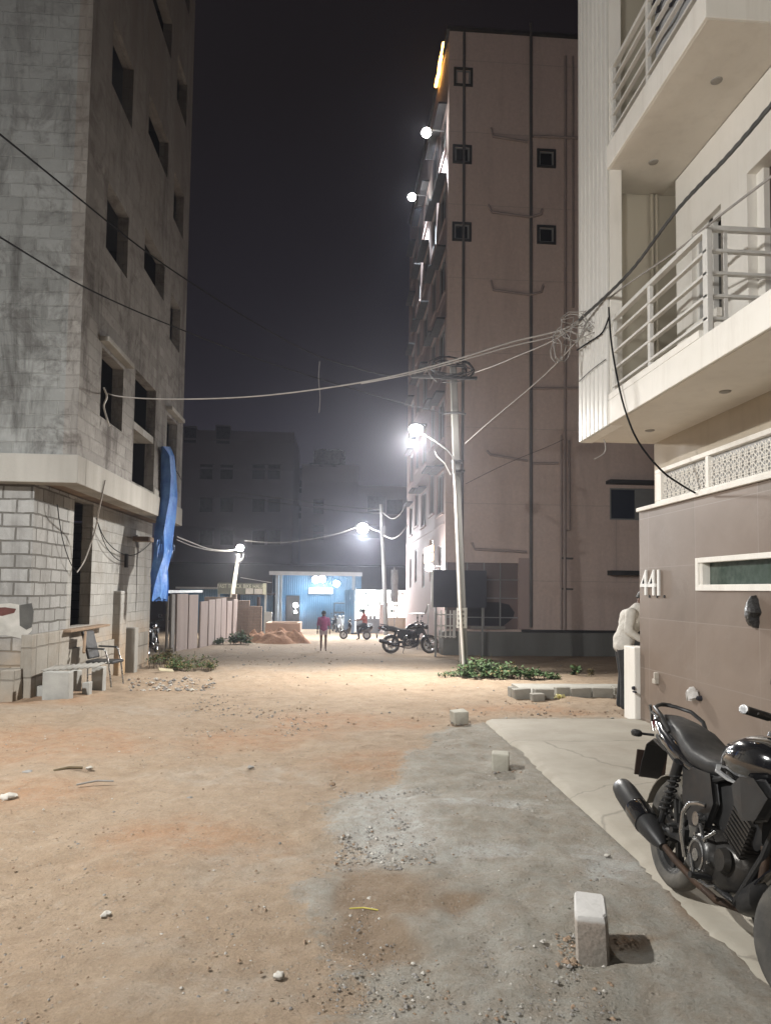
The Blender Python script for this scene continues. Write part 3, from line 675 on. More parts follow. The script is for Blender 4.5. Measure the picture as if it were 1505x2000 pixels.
w.box((PX0+1.6, PY+2.0, 0), (PX0+1.7, PYB-.2, PT-.2)); w.box((gx1+.3, PY+.31, 0), (gx1+.4, PY+2, 3.8)); w.box((PX0+.26, PY+2.0, 0), (PX1-.2, PY+2.1, PT-.2))
mk('inner_floor', w, M_dark, A)
w = MB(); w.box((PX0-.08, PY-.14, -1), (PX1, PY-.001, .1+.12)); w.box((PX0-.08, PY+0, -1), (PX0-.001, PY+.9, .22)); mk('plinth', w, M_plin, A, bevel=.02)
w = MB(); w.box((gx1+.1, PY-.19, .221), (PX1, PY-.001, .30)); mk('plinth_lip', w, M_frame, A)
w = MB(); w.box((PX0-.1, PY-.1, PT+.001), (PX1, PYB, PT+.12)); mk('parapet_coping', w, M_frame, A)
w = MB(); a_, b_ = onY(868, 900, PY).x, onY(886, 900, PY).x
def strip(name, px0, px1, py0, py1, dpt, mm):
    a, b__ = onY(px0, py0, PY), onY(px1, py1, PY); w = MB(); w.box((a.x, PY-dpt, b__.z), (b__.x, PY-.001, a.z)); return mk(name, w, mm, A)
# pilaster bands and slightly proud panels
strip('wall_band', 1012, 1035, 1090, 1229, .05, M_pink2)
for i, v in enumerate(vents):
    x0, x1, z0, z1 = v; w = MB()
    for bx in (((x0-.08, z0-.08), (x1+.08, z0)), ((x0-.08, z1), (x1+.08, z1+.08)), ((x0-.08, z0), (x0, z1)), ((x1, z0), (x1+.08, z1))):
        w.box((bx[0][0], PY-.05, bx[0][1]), (bx[1][0], PY-.001, bx[1][1]))
    vf = mk('vent_window', w, M_frame, A)
    w = MB()
    for bx in (((x0, z0), (x1, z0+.05)), ((x0, z1-.05), (x1, z1)), ((x0, z0+.05), (x0+.06, z1-.05)), ((x1-.06, z0+.05), (x1, z1-.05))):
        w.box((bx[0][0], PY+.02, bx[0][1]), (bx[1][0], PY+.06, bx[1][1]))
    mk('frame', w, M_alu, vf, origin=ORG[A])
    w = MB(); w.box((x0+.06, PY+.04, z0+.05), (x1-.06, PY+.05, z1-.05)); mk('pane', w, M_pink if i == 0 else M_glass, vf, origin=ORG[A])
def pipe(pts, r=.045, mm=None, d=.07, name='drain_pipe'):
    w = MB(); w.tube([onY(px, py, PY-d) for px, py in pts], r, 8); mk(name, w, mm or M_pipe, A, smooth=True)
pipe([(906,64),(905,400),(903,800),(901,1095)], .05, M_pdark)
pipe([(1036,45),(1036,400),(1036,800),(1036,1225)], .055, M_pdark)
pipe([(1103,110),(1103,500),(1102,900),(1102,1228)], .05); pipe([(1118,110),(1118,600)], .04)
pipe([(1095,850),(1095,1228)], .035); pipe([(1110,860),(1112,1035),(1103,1036)], .035)
for pts in ([(958,250),(962,266),(1030,277)], [(953,400),(960,414),(1035,424),(1055,418),(1058,408)], [(958,548),(962,566),(1035,576),(1056,570),(1060,556)],
            [(950,880),(957,888),(1030,900)], [(921,1060),(926,1072),(1028,1078)], [(1040,266),(1145,270)], [(1040,758),(1145,758)], [(1040,905),(1090,905)]):
    pipe(pts, .045, d=.1)
for py in (1090, 1150): pipe([(1096,py),(1118,py+1)], .03, M_pdark, .03, 'pipe_clamp')
# right window, its shade and the lower shade
w = MB(); w.box((wnx0-.15, PY-.45, wz1+.12), (wnx1+1, PY-.001, wz1+.24)); mk('window_shade', w, M_frame, A)
w = MB(); q = onY(1185, 1120, PY); w.box((q.x, PY-.45, q.z-.06), (q.x+3, PY-.001, q.z+.1)); mk('window_shade', w, M_frame, A)
w = MB(); w.box((wnx0, PY+.1, wz0), (wnx1, PY+.12, wz1)); wn = mk('window', w, M_bglass, A)
w = MB()
for (xa, xb) in ((wnx0, wnx0+.06), ((wnx0+onY(1238,980,PY).x*0)+ (onY(1238,980,PY).x-.04), onY(1238,980,PY).x+.04), (wnx1-.06, wnx1)): w.box((xa, PY+.03, wz0), (xb, PY+.08, wz1))
w.box((wnx0+.06, PY+.032, wz0), (wnx1-.06, PY+.078, wz0+.05)); w.box((wnx0+.06, PY+.032, wz1-.05), (wnx1-.06, PY+.078, wz1)); mk('frame', w, M_alu, wn, origin=ORG[A])
# street-side windows with shades
shade_m = mat('window shade concrete', (.20,.165,.155), (.14,.12,.115), 2, .9)
for (y0, y1, z0, z1) in FW:
    w = MB(); w.box((PX0+.12, y0, z0), (PX0+.14, y1, z1)); wi = mk('window', w, M_bglass, A)
    w = MB()
    for bx in (((y0, z0), (y1, z0+.06)), ((y0, z1-.06), (y1, z1)), ((y0, z0+.06), (y0+.06, z1-.06)), ((y1-.06, z0+.06), (y1, z1-.06)), (((y0+y1)/2-.03, z0+.06), ((y0+y1)/2+.03, z1-.06))):
        w.box((PX0+.05, bx[0][0], bx[0][1]), (PX0+.10, bx[1][0], bx[1][1]))
    mk('frame', w, M_alu, wi, origin=ORG[A])
    if z0 > 3:
        w = MB(); w.box((PX0-.32, y0-.12, z1+.08), (PX0-.001, y1+.12, z1+.15)); mk('window_shade', w, M_frame, A)
        w = MB(); w.box((PX0-.06, y0-.08, z0-.09), (PX0+.05, y1+.08, z0-.001)); mk('sill', w, M_pink2, wi, origin=ORG[A])
w = MB()
for k_ in range(1, 7): w.box((PX0-.02, PY+.3, 1.3+2.72*k_+.0), (PX0-.001, PYB, 1.3+2.72*k_+.06))
mk('string_course', w, M_pink2, A)
# glazed ground room with grille
w = MB(); w.box((PX0+.05, PY+.10, gz0), (gx1, PY+.108, gz1)); gl = mk('ground_window', w, None or mat('dusty shop glass', (.22,.17,.165), (.17,.135,.13), .8, .2, bump=0, spec=.5), A)
M_ghost = M_bglass
w = MB()
for px in (872, 912, 945, 977): a = onY(px, 1150, PY).x; w.box((a-.02, PY+.04, gz0), (a+.02, PY+.08, gz1))
for py in (1132, 1168, 1206): a = onY(940, py, PY).z; w.box((PX0+.05, PY+.035, a-.018), (gx1, PY+.085, a+.018))
mk('grille', w, M_alu, gl, origin=ORG[A])
w = MB(); a = onY(925,1200,PY+.0); b1 = onY(1008, 1228, PY); zt1 = onY(950,1176,PY).z
rg = []; cx_, r_ = b1.x-.85, .82
pts = [(a.x-.3, gz0+.12), (b1.x-.45, gz0+.12), (b1.x-.1, gz0+.4), (b1.x-.05, gz0+.6), (b1.x-.25, zt1-.08), (b1.x-.6, zt1), (a.x-.3, zt1)]
w.add([(x, PY+.088, z) for x, z in pts] + [(x, PY+.099, z) for x, z in pts], [list(range(7)), ] + [(i, (i+1)%7, 7+(i+1)%7, 7+i) for i in range(7)])
o = mk('water_tank', w, mat('black tank plastic', (.018,.018,.024), (.03,.03,.035), 1, .4, bump=.1), A)
w = MB()
for px in (930, 955, 975): q = onY(px, 1228, PY); w.box((q.x-.22, PY-.1, gz0+.01), (q.x+.18, PY+.03, gz0+.11))
mk('stand_block', w, M_conc, A)

# dark notice board and white railings at the corner
bd = thing('notice_board', 'large dark blank board standing at the corner of the pinkish building behind the pole', 'board', (onY(897,1188,24.2).x, 24.2, gz(24.2)))
a, b1 = onY(846, 1113, 24.2), onY(949, 1187, 24.2)
w = MB(); w.box((a.x, 24.17, b1.z), (b1.x, 24.23, a.z)); mk('panel', w, mat('dark blue board', (.030,.034,.048), (.022,.025,.036), 1, .5, bump=.05), bd)
for xx in (a.x+.1, b1.x-.12):
    w = MB(); w.box((xx-.03, 24.235, gz(24.2)-.1), (xx+.03, 24.29, a.z)); mk('post', w, M_alu, bd)
w = MB(); w.box((a.x-.07, 24.16, b1.z-.05), (a.x-.005, 24.24, a.z+.02)); mk('edge_strip', w, M_rail, bd)
gt_ = thing('gate_railing', 'short white steel railing under the dark board at the building corner', 'railing', (onY(868,1240,24.5).x, 24.5, gz(24.5)))
for i, px in enumerate((852, 861, 870, 879, 888)):
    a, b1 = onY(px, 1192, 24.5), onY(px, 1246, 24.5); w = MB(); w.box((a.x-.02 - (.05 if i in (0,4) else 0), 24.48, b1.z), (a.x+.02, 24.52, a.z)); mk('post', w, M_rail, gt_)
w = MB()
for py in (1200, 1222, 1243): a, b1 = onY(850, py, 24.46), onY(890, py, 24.46); w.box((a.x, 24.44, a.z-.02), (b1.x, 24.475, a.z+.02))
mk('rail', w, M_rail, gt_)
# stair handrail on the facade behind the motorcycle
w = MB(); w.tube([(3.45, 33, .55), (3.45, 27.5, .75), (3.45, 26.6, 1.1)], .03); w.tube([(3.45, 26.6, 1.1), (3.45, 26.6, -.75)], .025); w.tube([(3.45, 30, .66), (3.45, 30, -.86)], .025)
o = mk('handrail', w, M_alu, smooth=True); tag(o, 'thin steel handrail along the foot of the pinkish facade', 'handrail')

# ------------------------------------------------------------------ lamps
M_led = emit('lit lamp diffuser', (1, .985, .94), 60)
M_cast = mat('lamp cast metal', (.25,.25,.25), (.2,.2,.2), 5, .45, metal=.4)
def dome(name, c, r, parent, aim=(0,-.5,-1), m_=None):
    q = Vector(aim).normalized().to_track_quat('Z', 'Y').to_matrix().to_4x4(); q.translation = Vector(c)
    w = MB(); w.lathe([(r*math.cos(a_), r*math.sin(a_)*.8) for a_ in [i*math.pi/2/6 for i in range(7)]], q, 20); mk(name, w, m_ or M_led, parent, smooth=True)
    w = MB(); w.lathe([(r*1.08, .012), (r*1.1, -.03), (r*.8, -.1), (r*.3, -.13), (.0, -.13)], q, 20); mk('lamp_housing', w, M_cast, parent, smooth=True)

# concrete electricity pole with lamp, Y ~ 15.9
PB = gpt(906, 1320); PBY = 15.9; pb = onY(907, 1320, PBY); pt = onY(884, 716, PBY)
M_pole = mat('grey concrete pole', (.19,.185,.175), (.14,.137,.128), 1.2, .9, bump=.5, bdist=.01, bscale=25, streak=True)
E = thing('electricity_pole', 'square concrete electricity pole with cross arm, white conduit and lit lamp beside weeds', 'pole', (pb.x, PBY, gz(PBY)))
w = MB(); rg = []
for t_ in (0, .25, .5, .75, 1):
    c = Vector((pb.x, PBY, gz(PBY)-.2)).lerp(Vector((pt.x, PBY, pt.z)), t_); hw = .088-.016*t_
    rg.append([c+Vector((-hw,-hw,0)), c+Vector((hw,-hw,0)), c+Vector((hw,hw,0)), c+Vector((-hw,hw,0))])
w.loft(rg); mk('shaft', w, M_pole, E, bevel=.015)
w = MB(); a, b1 = onY(803, 735, PBY-.16), onY(931, 729, PBY-.16); w.box((a.x, PBY-.2, a.z-.035), (b1.x, PBY-.14, a.z+.035)); mk('cross_arm', w, M_frame, E)
w = MB(); w.tube([onY(866,808,PBY-.16), onY(880,806,PBY-.17), onY(895,806,PBY-.17), onY(909,809,PBY-.16)], .028); mk('clamp_bracket', w, M_frame, E, smooth=True)
for px, py in ((892,902),(894,921)):
    c = onY(px, py, PBY); w = MB(); w.box((c.x-.13, PBY-.135, c.z-.025), (c.x+.13, PBY+.135, c.z+.025)); mk('strap', w, M_frame, E)
w = MB(); w.tube([onY(px, py, PBY-.18) for px, py in ((906,1318),(903,1270),(898,1180),(893,1050),(889,960),(885,900))], .034, 10); mk('conduit', w, mat('white plastic conduit', (.72,.70,.68), (.62,.60,.57), 2, .4), E, smooth=True)
w = MB(); w.tube([onY(px, py, PBY-.2) for px, py in ((886,925),(884,892),(874,880),(850,862),(826,848))], .017, 8); mk('lamp_arm', w, M_cast, E, smooth=True)
w = MB(); w.tube([onY(px, py, PBY-.22) for px, py in ((880,928),(868,905),(852,890),(849,882))], .010, 6); mk('lamp_lead', w, M_rail, E, smooth=True)
lc = onY(812, 843, PBY-.2); dome('lamp_diffuser', lc+Vector((0,0,.05)), .15, E, (-.1,-.55,-.85))
lamp_light(E, lc+Vector((-.04,-.22,-.20)), 1900, (1, .96, .90), .15, 'SPOT', 150, lc+Vector((-1.6,-2.2,-5)))
lamp_light(E, lc+Vector((-.02,-.16,-.08)), 170, (1, .96, .90), .15)
w = MB(); rnd = random.Random(3)
c0 = onY(885, 722, PBY-.25)
for q in range(9):
    r1, r2, ph = rnd.uniform(.25,.6), rnd.uniform(.1,.32), rnd.uniform(0, 6)
    w.tube([c0+Vector((r1*math.cos(ph+a_*.5)*(.9+.1*rnd.random())-.05*q*.3, .1*math.sin(a_+q), r2*math.sin(ph+a_*.5))) for a_ in range(11)], .014, 5)
mk('wire_coil', w, mat('black cable sheath', (.02,.02,.022), (.035,.035,.035), 4, .5), E, smooth=True)
M_cable = mat('black cable', (.010,.010,.011), (.016,.016,.016), 4, .85, spec=.08); M_cabl2 = mat('dusty grey cable', (.33,.31,.29), (.26,.245,.23), 4, .7)
q0, q1 = onY(891, 1187, PBY-.13), onY(911, 1227, PBY-.13)
w = MB(); w.box((q0.x, PBY-.135, q1.z), (q1.x, PBY-.128, q0.z)); ps = mk('poster', w, mat('white paper', (.62,.62,.60), (.5,.5,.48), 20, .8), E)
w = MB()
for i in range(4):
    for j in range(2):
        x = q0.x+.035+j*.085; z = q0.z-.06-i*.1
        w.box((x, PBY-.139, z-.05), (x+.05, PBY-.1351, z)) if (i+j) % 3 else w.box((x, PBY-.139, z-.04), (x+.03, PBY-.1351, z-.01))
mk('print', w, mat('grey print', (.2,.2,.2), None, 4, .8), ps, origin=ORG[E])

# near street lamp (outside the frame at the left; it lights the foreground and throws every long shadow)
Ls = Vector((-5.0, 3.8, 6.0))
S = thing('unseen_lamp', 'tall street lamp standing left of the camera', 'street lamp', (-6.2, 3.8, 0))
w = MB(); w.tube([(-6.2,3.8,0),(-6.2,3.8,6.0),(-6.05,3.8,6.25),(-5.3,3.8,6.35)], [.07,.055,.045,.035], 10); mk('pole', w, M_cast, S, smooth=True)
dome('lamp_diffuser', Ls+Vector((0,0,.25)), .16, S, (0,0,-1))
lamp_light(S, Ls, 1500, (1, .985, .95), .09, 'SPOT', 178, Ls+Vector((.5,.4,-3)))
lamp_light(S, Ls, 520, (1, .985, .95), .09)
S_fill = thing('unseen_lamp', 'added fill lamp, unseen behind the camera', 'street lamp', (-7.2, -9, 0))  # added fill lamp out of view, brightens faces turned towards the camera
w = MB(); w.tube([(-7.2,-9,0),(-7.2,-9,6.0),(-7.05,-9,6.25),(-6.3,-9,6.35)], [.07,.055,.045,.035], 10); mk('pole', w, M_cast, S_fill, smooth=True)
dome('lamp_diffuser', Vector((-6,-9,6.3)), .16, S_fill, (0,0,-1))
lamp_light(S_fill, Vector((-6,-9,6.0)), 1000, (1, .965, .90), .5)

# far pole lamp (centre) and leaning lamp (left)
E2 = thing('lamp_pole', 'slim concrete lamp pole with the brightest lamp in front of the lit shop', 'pole', (onY(753,1240,42).x, 42, gz(42)))
w = MB(); w.tube([onY(754,1240,42), onY(749,1100,42), onY(744,985,42)], [.14,.12,.10], 8); mk('shaft', w, M_pole, E2, smooth=True)
w = MB(); w.tube([onY(746,1040,41.9), onY(730,1035,41.9), onY(716,1028,41.9)], .05, 6); mk('lamp_arm', w, M_alu, E2)
w = MB(); w.box(tuple(onY(743,1050,41.8)), tuple(onY(753,1028,41.6))); mk('junction_box', w, M_cast, E2)
lc = onY(708, 1032, 41.8); dome('lamp_diffuser', lc, .32, E2, (0,-.9,-.5)); lamp_light(E2, lc+Vector((0,-.6,-.5)), 2600, (.93,.95,1), .3, 'SPOT', 160, lc+Vector((0,-4,-6))); lamp_light(E2, lc+Vector((0,-.36,-.1)), 330, (.93,.95,1), .3)
E3 = thing('leaning_lamp_pole', 'leaning white lamp pole above the signboard on the left', 'pole', (onY(455,1155,41).x, 41, gz(41)))
w = MB(); w.tube([onY(448,1240,41), onY(455,1155,41), onY(466,1082,41)], [.13,.12,.09], 8); mk('shaft', w, mat('whitewashed pole', (.55,.52,.45), (.45,.43,.38), 2, .8), E3, smooth=True)
w = MB(); w.tube([onY(462,1100,40.9), onY(474,1092,40.9), onY(476,1082,40.9)], .05, 6); mk('lamp_arm', w, M_alu, E3)
lc = onY(469, 1070, 40.8); dome('lamp_diffuser', lc, .2, E3, (0,-.9,-.5)); lamp_light(E3, lc+Vector((0,-.5,-.4)), 1000, (1,.95,.85), .3, 'SPOT', 160, lc+Vector((0,-3,-6))); lamp_light(E3, lc+Vector((0,-.24,-.06)), 110, (1,.95,.85), .3)

# floodlights and amber tube high on the pinkish facade
for i, (px, py) in enumerate(((832, 259), (804, 385))):
    fx = 3.15; d = ray(px, py); p = EYE + d*(fx/d.x)
    F = thing('floodlight', ('white floodlight on a bracket high on the facade, the upper one' if i == 0 else 'white floodlight on a bracket high on the facade, the lower and farther one'), 'floodlight', p, 'floodlights on the pinkish facade')
    w = MB(); w.tube([(PX0-.001, p.y, p.z+.1), (p.x, p.y, p.z+.12)], .03, 6); mk('bracket', w, M_cast, F)
    dome('lamp_diffuser', p, .17, F, (0,-.7,-.8))
    lamp_light(F, p+Vector((.35, .1, -.3)), 2600, (.85,.93,1), .1, 'SPOT', 100, p+Vector((.55,.9,-6)))
a, b1 = None, None
d = ray(866, 84); p0 = EYE + d*(3.72/d.x); d = ray(851, 169); p1 = EYE + d*(3.72/d.x)
F = thing('neon_tube', 'glowing amber light tube along the top edge of the facade', 'light tube', (p0+p1)/2)
w = MB(); w.tube([p0.lerp(p1, k_/6)+Vector((.015*math.sin(k_*2), 0, .03*math.sin(k_*2.6))) for k_ in range(7)], .06, 8); mk('tube', w, emit('amber glow', (1,.50,.10), 9), F, smooth=True)
w = MB(); w.tube([p0+Vector((.1,0,0)), p1+Vector((.1,0,0))], .03, 6); mk('bracket', w, M_cast, F)
# lit facade sign and wall lamp
F = thing('facade_sign', 'small glowing orange and white sign box on the facade above the motorcycle', 'sign', (3.7, 29.4, 2.6))
d = ray(837, 1063); a = EYE + d*(3.6/d.x); d = ray(819, 1102); b1 = EYE + d*(3.6/d.x)
zm = (a.z+b1.z)/2+.05
w = MB(); w.box((3.78, a.y+.3, zm+.03), (PX0, b1.y, a.z)); mk('upper_box', w, emit('warm lit sign face', (1,.72,.45), 2.2), F, bevel=.02)
w = MB(); w.box((3.78, a.y+.3, b1.z+.05), (PX0, b1.y, zm-.03)); mk('lower_box', w, emit('warm white lit sign face', (1,.82,.6), 2.2), F, bevel=.02)
w = MB()
for i in range(4): yy = a.y+.25+i*(b1.y-a.y-.5)/3; w.box((3.765, yy-.1, zm+.15), (3.779, yy+.1, a.z-.12))
mk('lettering', w, emit('orange letters', (1,.35,.08), 1.5), F)
lx = onY(838, 1108, 26.0)
F = thing('wall_lamp', 'round lit white wall lamp at the corner of the pinkish building beside the dark board', 'lamp', (PX0-.1, 26.0, lx.z))
dome('lamp_diffuser', (lx.x+.0, 26.0, lx.z), .15, F, (-.2,-1,-.2)); w = MB(); w.tube([(lx.x, 26.05, lx.z+.05), (PX0, 26.05, lx.z+.05)], .03, 6); mk('bracket', w, M_cast, F)
lamp_light(F, Vector((lx.x-.1, 25.8, lx.z-.1)), 130, (1,.95,.9), .15)

# ------------------------------------------------------------------ blue shed at the end of the street
M_blue = nodes('blue corrugated sheet')[0]; t = M_blue.node_tree; b = t.nodes['Principled BSDF']; uv, ob, zz = boxuv(t)
wv = t.nodes.new('ShaderNodeTexWave'); wv.inputs['Scale'].default_value = 2.2; wv.bands_direction = 'X'; t.links.new(uv, wv.inputs['Vector'])
cc = mixc(t, ramp(t, noi(t, ob, 1.2, 6), .35, .65), (.06,.15,.25), (.04,.11,.19)); cc = mixc(t, ramp(t, zz, .3, 1.4, .6, 0), cc, (.10,.10,.11))
t.links.new(cc, b.inputs['Base Color']); b.inputs['Roughness'].default_value = .55; t.links.new(bumpn(t, wv.outputs['Fac'], .6, .02), b.inputs['Normal'])
SB = 49.0; SF = 45.0
Sh = thing('blue_shed', 'open fronted blue corrugated shed with flat roof and lights at the end of the street', 'shed', (-1.2, 47, -1.1))
xl, xr = onY(540, 1150, SF).x, onY(694, 1150, SF).x; zr = onY(600, 1121, SF).z
w = MB(); w.box((xl-.6, SB, -1.3), (xr+.5, SB+.1, zr)); w.box((xl-.1, SF+.6, -1.3), (xl, SB, zr)); mk('wall', w, M_blue, Sh)
w = MB(); w.box((xl-.45, SF-.25, zr), (xr+.4, SB+.4, zr+.10)); w.box((xl-.45, SF-.29, zr-.1), (xr+.4, SF-.251, zr+.14)); mk('roof', w, mat('pale metal roof edge', (.40,.41,.42), (.33,.34,.35), 3, .5), Sh)
for px in (541, 548, 690): c = onY(px, 1150, SF).x; w = MB(); w.box((c-.09, SF-.1, -1.3), (c+.09, SF+.08, zr)); mk('post', w, mat('pale blue post %d' % px, (.30,.36,.42), (.24,.29,.34), 2, .6), Sh)
c = onY(682, 1150, SF-.5).x; w = MB(); w.box((c-.28, SF-.6, -1.3), (c+.28, SF-.5, onY(682,1152,SF).z)); mk('door_leaf', w, M_blue, Sh)
a, b1 = onY(559, 1163, SB-.05), onY(584, 1220, SB-.05); w = MB(); w.box((a.x, SB-.06, b1.z), (b1.x, SB-.001, a.z)); mk('doorway', w, M_dark, Sh)
a, b1 = onY(603, 1148, SB-.1), onY(649, 1160, SB-.1); w = MB(); w.box((a.x, SB-.16, b1.z), (b1.x, SB-.1, a.z)); sg = mk('signboard', w, mat('white signboard', (.65,.68,.70), (.6,.63,.65), 3, .6), Sh)
w = MB(); rnd = random.Random(5)
for i in range(11): x = a.x+.15+i*.125; w.box((x, SB-.165, b1.z+.13+rnd.uniform(0,.03)), (x+rnd.uniform(.05,.1), SB-.1605, a.z-.12))
mk('lettering', w, mat('pale blue lettering', (.30,.38,.48), None, 3, .7), sg, origin=ORG[Sh])
a, b1 = onY(652, 1177, SB-1), onY(676, 1215, SB-1); w = MB()
for bx in (((a.x, a.z-.06), (b1.x, a.z)), ((a.x, b1.z), (a.x+.06, a.z)), ((b1.x-.06, b1.z), (b1.x, a.z)), ((a.x, (a.z+b1.z)/2-.03), (b1.x, (a.z+b1.z)/2+.03))):
    w.box((bx[0][0], SB-1.4, bx[0][1]), (bx[1][0], SB-.6, bx[1][1]))
rk = mk('shelf_rack', w, M_frame); tag(rk, 'dark steel shelf rack standing against the blue shed wall', 'rack')
for i, (px, py, r_, pw_) in enumerate(((616,1132,.22,55),(629,1131,.22,55),(657,1140,.2,35),(577,1182,.16,25),(577,1195,.09,8))):
    yy = SB-.5 if i < 3 else SB-.2; p = onY(px, py, yy)
    F = thing('shed_lamp', ['left of the two lit lamps close together above the white signboard','right of the two lit lamps close together above the white signboard','single lit lamp right of the white signboard in the shed','lit lamp in the doorway of the blue shed','tiny lit bulb under the doorway lamp of the shed'][i], 'lamp', p, 'lamps in the blue shed')
    dome('lamp_diffuser', p, r_, F, (0,-1,-.1)); lamp_light(F, p+Vector((0,-.5,-.15)), pw_, (.93,.97,1), .2)
# low dark sheds left and behind
def shed(name, label, pxa, pxb, pyt, Y, d, mm, slope=.0):
    a, b1 = onY(pxa, pyt, Y), onY(pxb, pyt, Y); S_ = thing(name, label, 'shed', ((a.x+b1.x)/2, Y+d/2, -1.1))
    w = MB(); w.box((a.x, Y, -1.2), (b1.x, Y+d, a.z-.12)); mk('wall', w, mm, S_)
    w = MB(); w.box((a.x-.2, Y-.3, a.z-.119), (b1.x+.2, Y+d+.2, a.z)); mk('roof', w, M_alu if 'tin' in label else M_frame, S_); return S_
shed('low_shed', 'low dark shed with a tin roof behind the slab fence', 352, 428, 1146, 44, 4, M_blue)
shed('low_shed', 'low blue shed wall between the signboard and the blue shed', 470, 534, 1158, 46, 3, M_blue)
shed('long_shed', 'wide dark shed roof line behind the signboard and lamp poles', 330, 800, 1098, 60, 8, M_dark)
# signboard on posts
sb0, sb1 = onY(426, 1138, 42.5), onY(521, 1161, 42.5)
Sg = thing('signboard', 'weathered dark signboard with pale lettering on posts behind the slab fence', 'sign', ((sb0.x+sb1.x)/2, 42.5, -1.1))
w = MB(); w.box((sb0.x, 42.46, sb1.z), (sb1.x, 42.54, sb0.z)); mk('board', w, mat('weathered green-black board', (.09,.10,.075), (.14,.14,.11), 3, .8), Sg)
TW = Matrix(((1,0,0),(0,0,-1),(0,1,0))).to_4x4()
M_pl2 = mat('pale yellow lettering', (.55,.56,.42), (.42,.42,.33), 6, .8)
text('FAST TRACK BIKE HALIP', .33, Matrix.Translation(((sb0.x+sb1.x)/2-.1, 42.45, sb0.z-.2)) @ TW @ Matrix.Diagonal((.75,1,1,1)), M_pl2, Sg, .006)
w = MB()
for (a_, b_, c_, d_) in ((480,494,1149,1160),(497,512,1150,1160)): p0, p1 = onY(a_, c_, 42.44), onY(b_, d_, 42.44); w.box((p0.x, 42.43, p1.z), (p1.x, 42.459, p0.z))
mk('pasted_bill', w, mat('pasted white bill', (.5,.47,.42), (.35,.33,.3), 8, .8), Sg)
w = MB(); w.box((sb1.x-.22, 42.40, sb1.z), (sb1.x-.04, 42.459, sb0.z)); mk('end_strip', w, M_pl2, Sg)
for px in (428, 519): c = onY(px, 1150, 42.6).x; w = MB(); w.box((c-.06, 42.545, -1.2), (c+.06, 42.65, sb0.z)); mk('post', w, M_alu, Sg)

# ------------------------------------------------------------------ bright shop
Q = 45.5
Sp = thing('shop', 'brightly lit white shop front with counter right of the blue shed', 'shop', (2.8, Q+1, -1.1))
a, b1 = onY(696, 1151, Q), onY(797, 1206, Q)
M_shop = emit('lit white shop wall', (.97,1,.98), 1.35)
w = MB(); w.box((a.x, Q+1.5, -1.2), (b1.x+1.5, Q+1.6, a.z)); mk('back_wall', w, M_shop, Sp)
w = MB(); w.box((a.x, Q, a.z-.03), (b1.x+1.5, Q+1.6, a.z+.05)); mk('roof', w, M_dark, Sp)
w = MB(); c = onY(700, 1220, Q); w.box((a.x+.0, Q-.2, -1.2), (onY(740,1200,Q).x, Q+.2, onY(720,1208,Q-.2).z)); mk('counter', w, mat('grey shop counter', (.20,.21,.22), (.15,.15,.16), 2, .6), Sp)
w = MB(); w.box((onY(755,1200,Q).x, Q-.2, -1.2), (b1.x+1, Q+.2, onY(770,1206,Q).z)); mk('counter', w, mat('beige counter', (.42,.36,.31), (.36,.31,.27), 2, .7), Sp)
for px in (742, 776): c = onY(px, 1180, Q-.1); w = MB(); w.box((c.x-.05, Q-.12, -1.1), (c.x+.05, Q-.06, onY(px, 1160 if px == 742 else 1151, Q).z)); mk('post', w, M_cast, Sp)
w = MB(); a = onY(741, 1190, Q-.3); b1 = onY(748, 1240, Q-.3); w.box((a.x, Q-.5, -1.2), (b1.x, Q-.25, onY(745,1180,Q).z)); mk('pillar', w, M_pink2, Sp)
w = MB(); rnd = random.Random(8)
for i in range(26):
    x = rnd.uniform(onY(700,1150,Q).x, onY(738,1150,Q).x) if i < 18 else rnd.uniform(onY(757,1150,Q).x, onY(792,1150,Q).x); z = rnd.choice([.15,.55,.95,1.3]); w.box((x, Q+1.35, z), (x+rnd.uniform(.1,.25), Q+1.49, z+rnd.uniform(.12,.3)))
mk('shelf_goods', w, mat('pastel goods', (.55,.62,.58), (.62,.45,.45), 1.5, .6), Sp)
w = MB(); a, b1 = onY(700,1200,Q), onY(720,1208,Q)
for i in range(4): w.lathe([(0,0),(.1,0),(.12,.1),(.05,.2),(0,.2)], Matrix.Translation((a.x+.25+.25*i, Q-.1, onY(720,1208,Q-.2).z)), 10)
mk('jar', w, M_cast, Sp, smooth=True)
l_ = lamp_light(Sp, Vector((2.0, Q+.7, 1.1)), 260, (.97,1,.98), .5)
# vertical sign strip and wall at the far right of the shop
w = MB(); a, b1 = onY(795, 1082, 43.0), onY(803, 1200, 43); w.box((a.x, 42.8, -1.1), (b1.x+1, 43.2, a.z)); o = mk('sign_column', w, emit('warm lit column', (1,.70,.50), .55)); tag(o, 'narrow warm lit column between the shop and the pinkish building', 'column')
# hanging closed awning cloth
w = MB(); rg = []
for i, (py, hw) in enumerate(((1113,6),(1130,6.5),(1150,6),(1165,7.5),(1176,5.5))):
    p = onY(770, py, 44); h = hw*44/1400
    rg.append([Vector((p.x+h*math.cos(2*math.pi*k_/14)*(1+.15*math.sin(k_*3)), 44+h*.7*math.sin(2*math.pi*k_/14), p.z)) for k_ in range(14)])
w.loft(rg); um = mk('closed_umbrella', w, mat('grey umbrella cloth', (.10,.10,.10), (.16,.16,.16), 4, .8), smooth=True); tag(um, 'closed grey market umbrella in front of the bright shop', 'umbrella')
w = MB(); w.tube([onY(770,1108,44), Vector((onY(770,1240,44).x, 44, -1.1))], .04, 6); mk('pole', w, M_cast, um, origin=ORG[um])

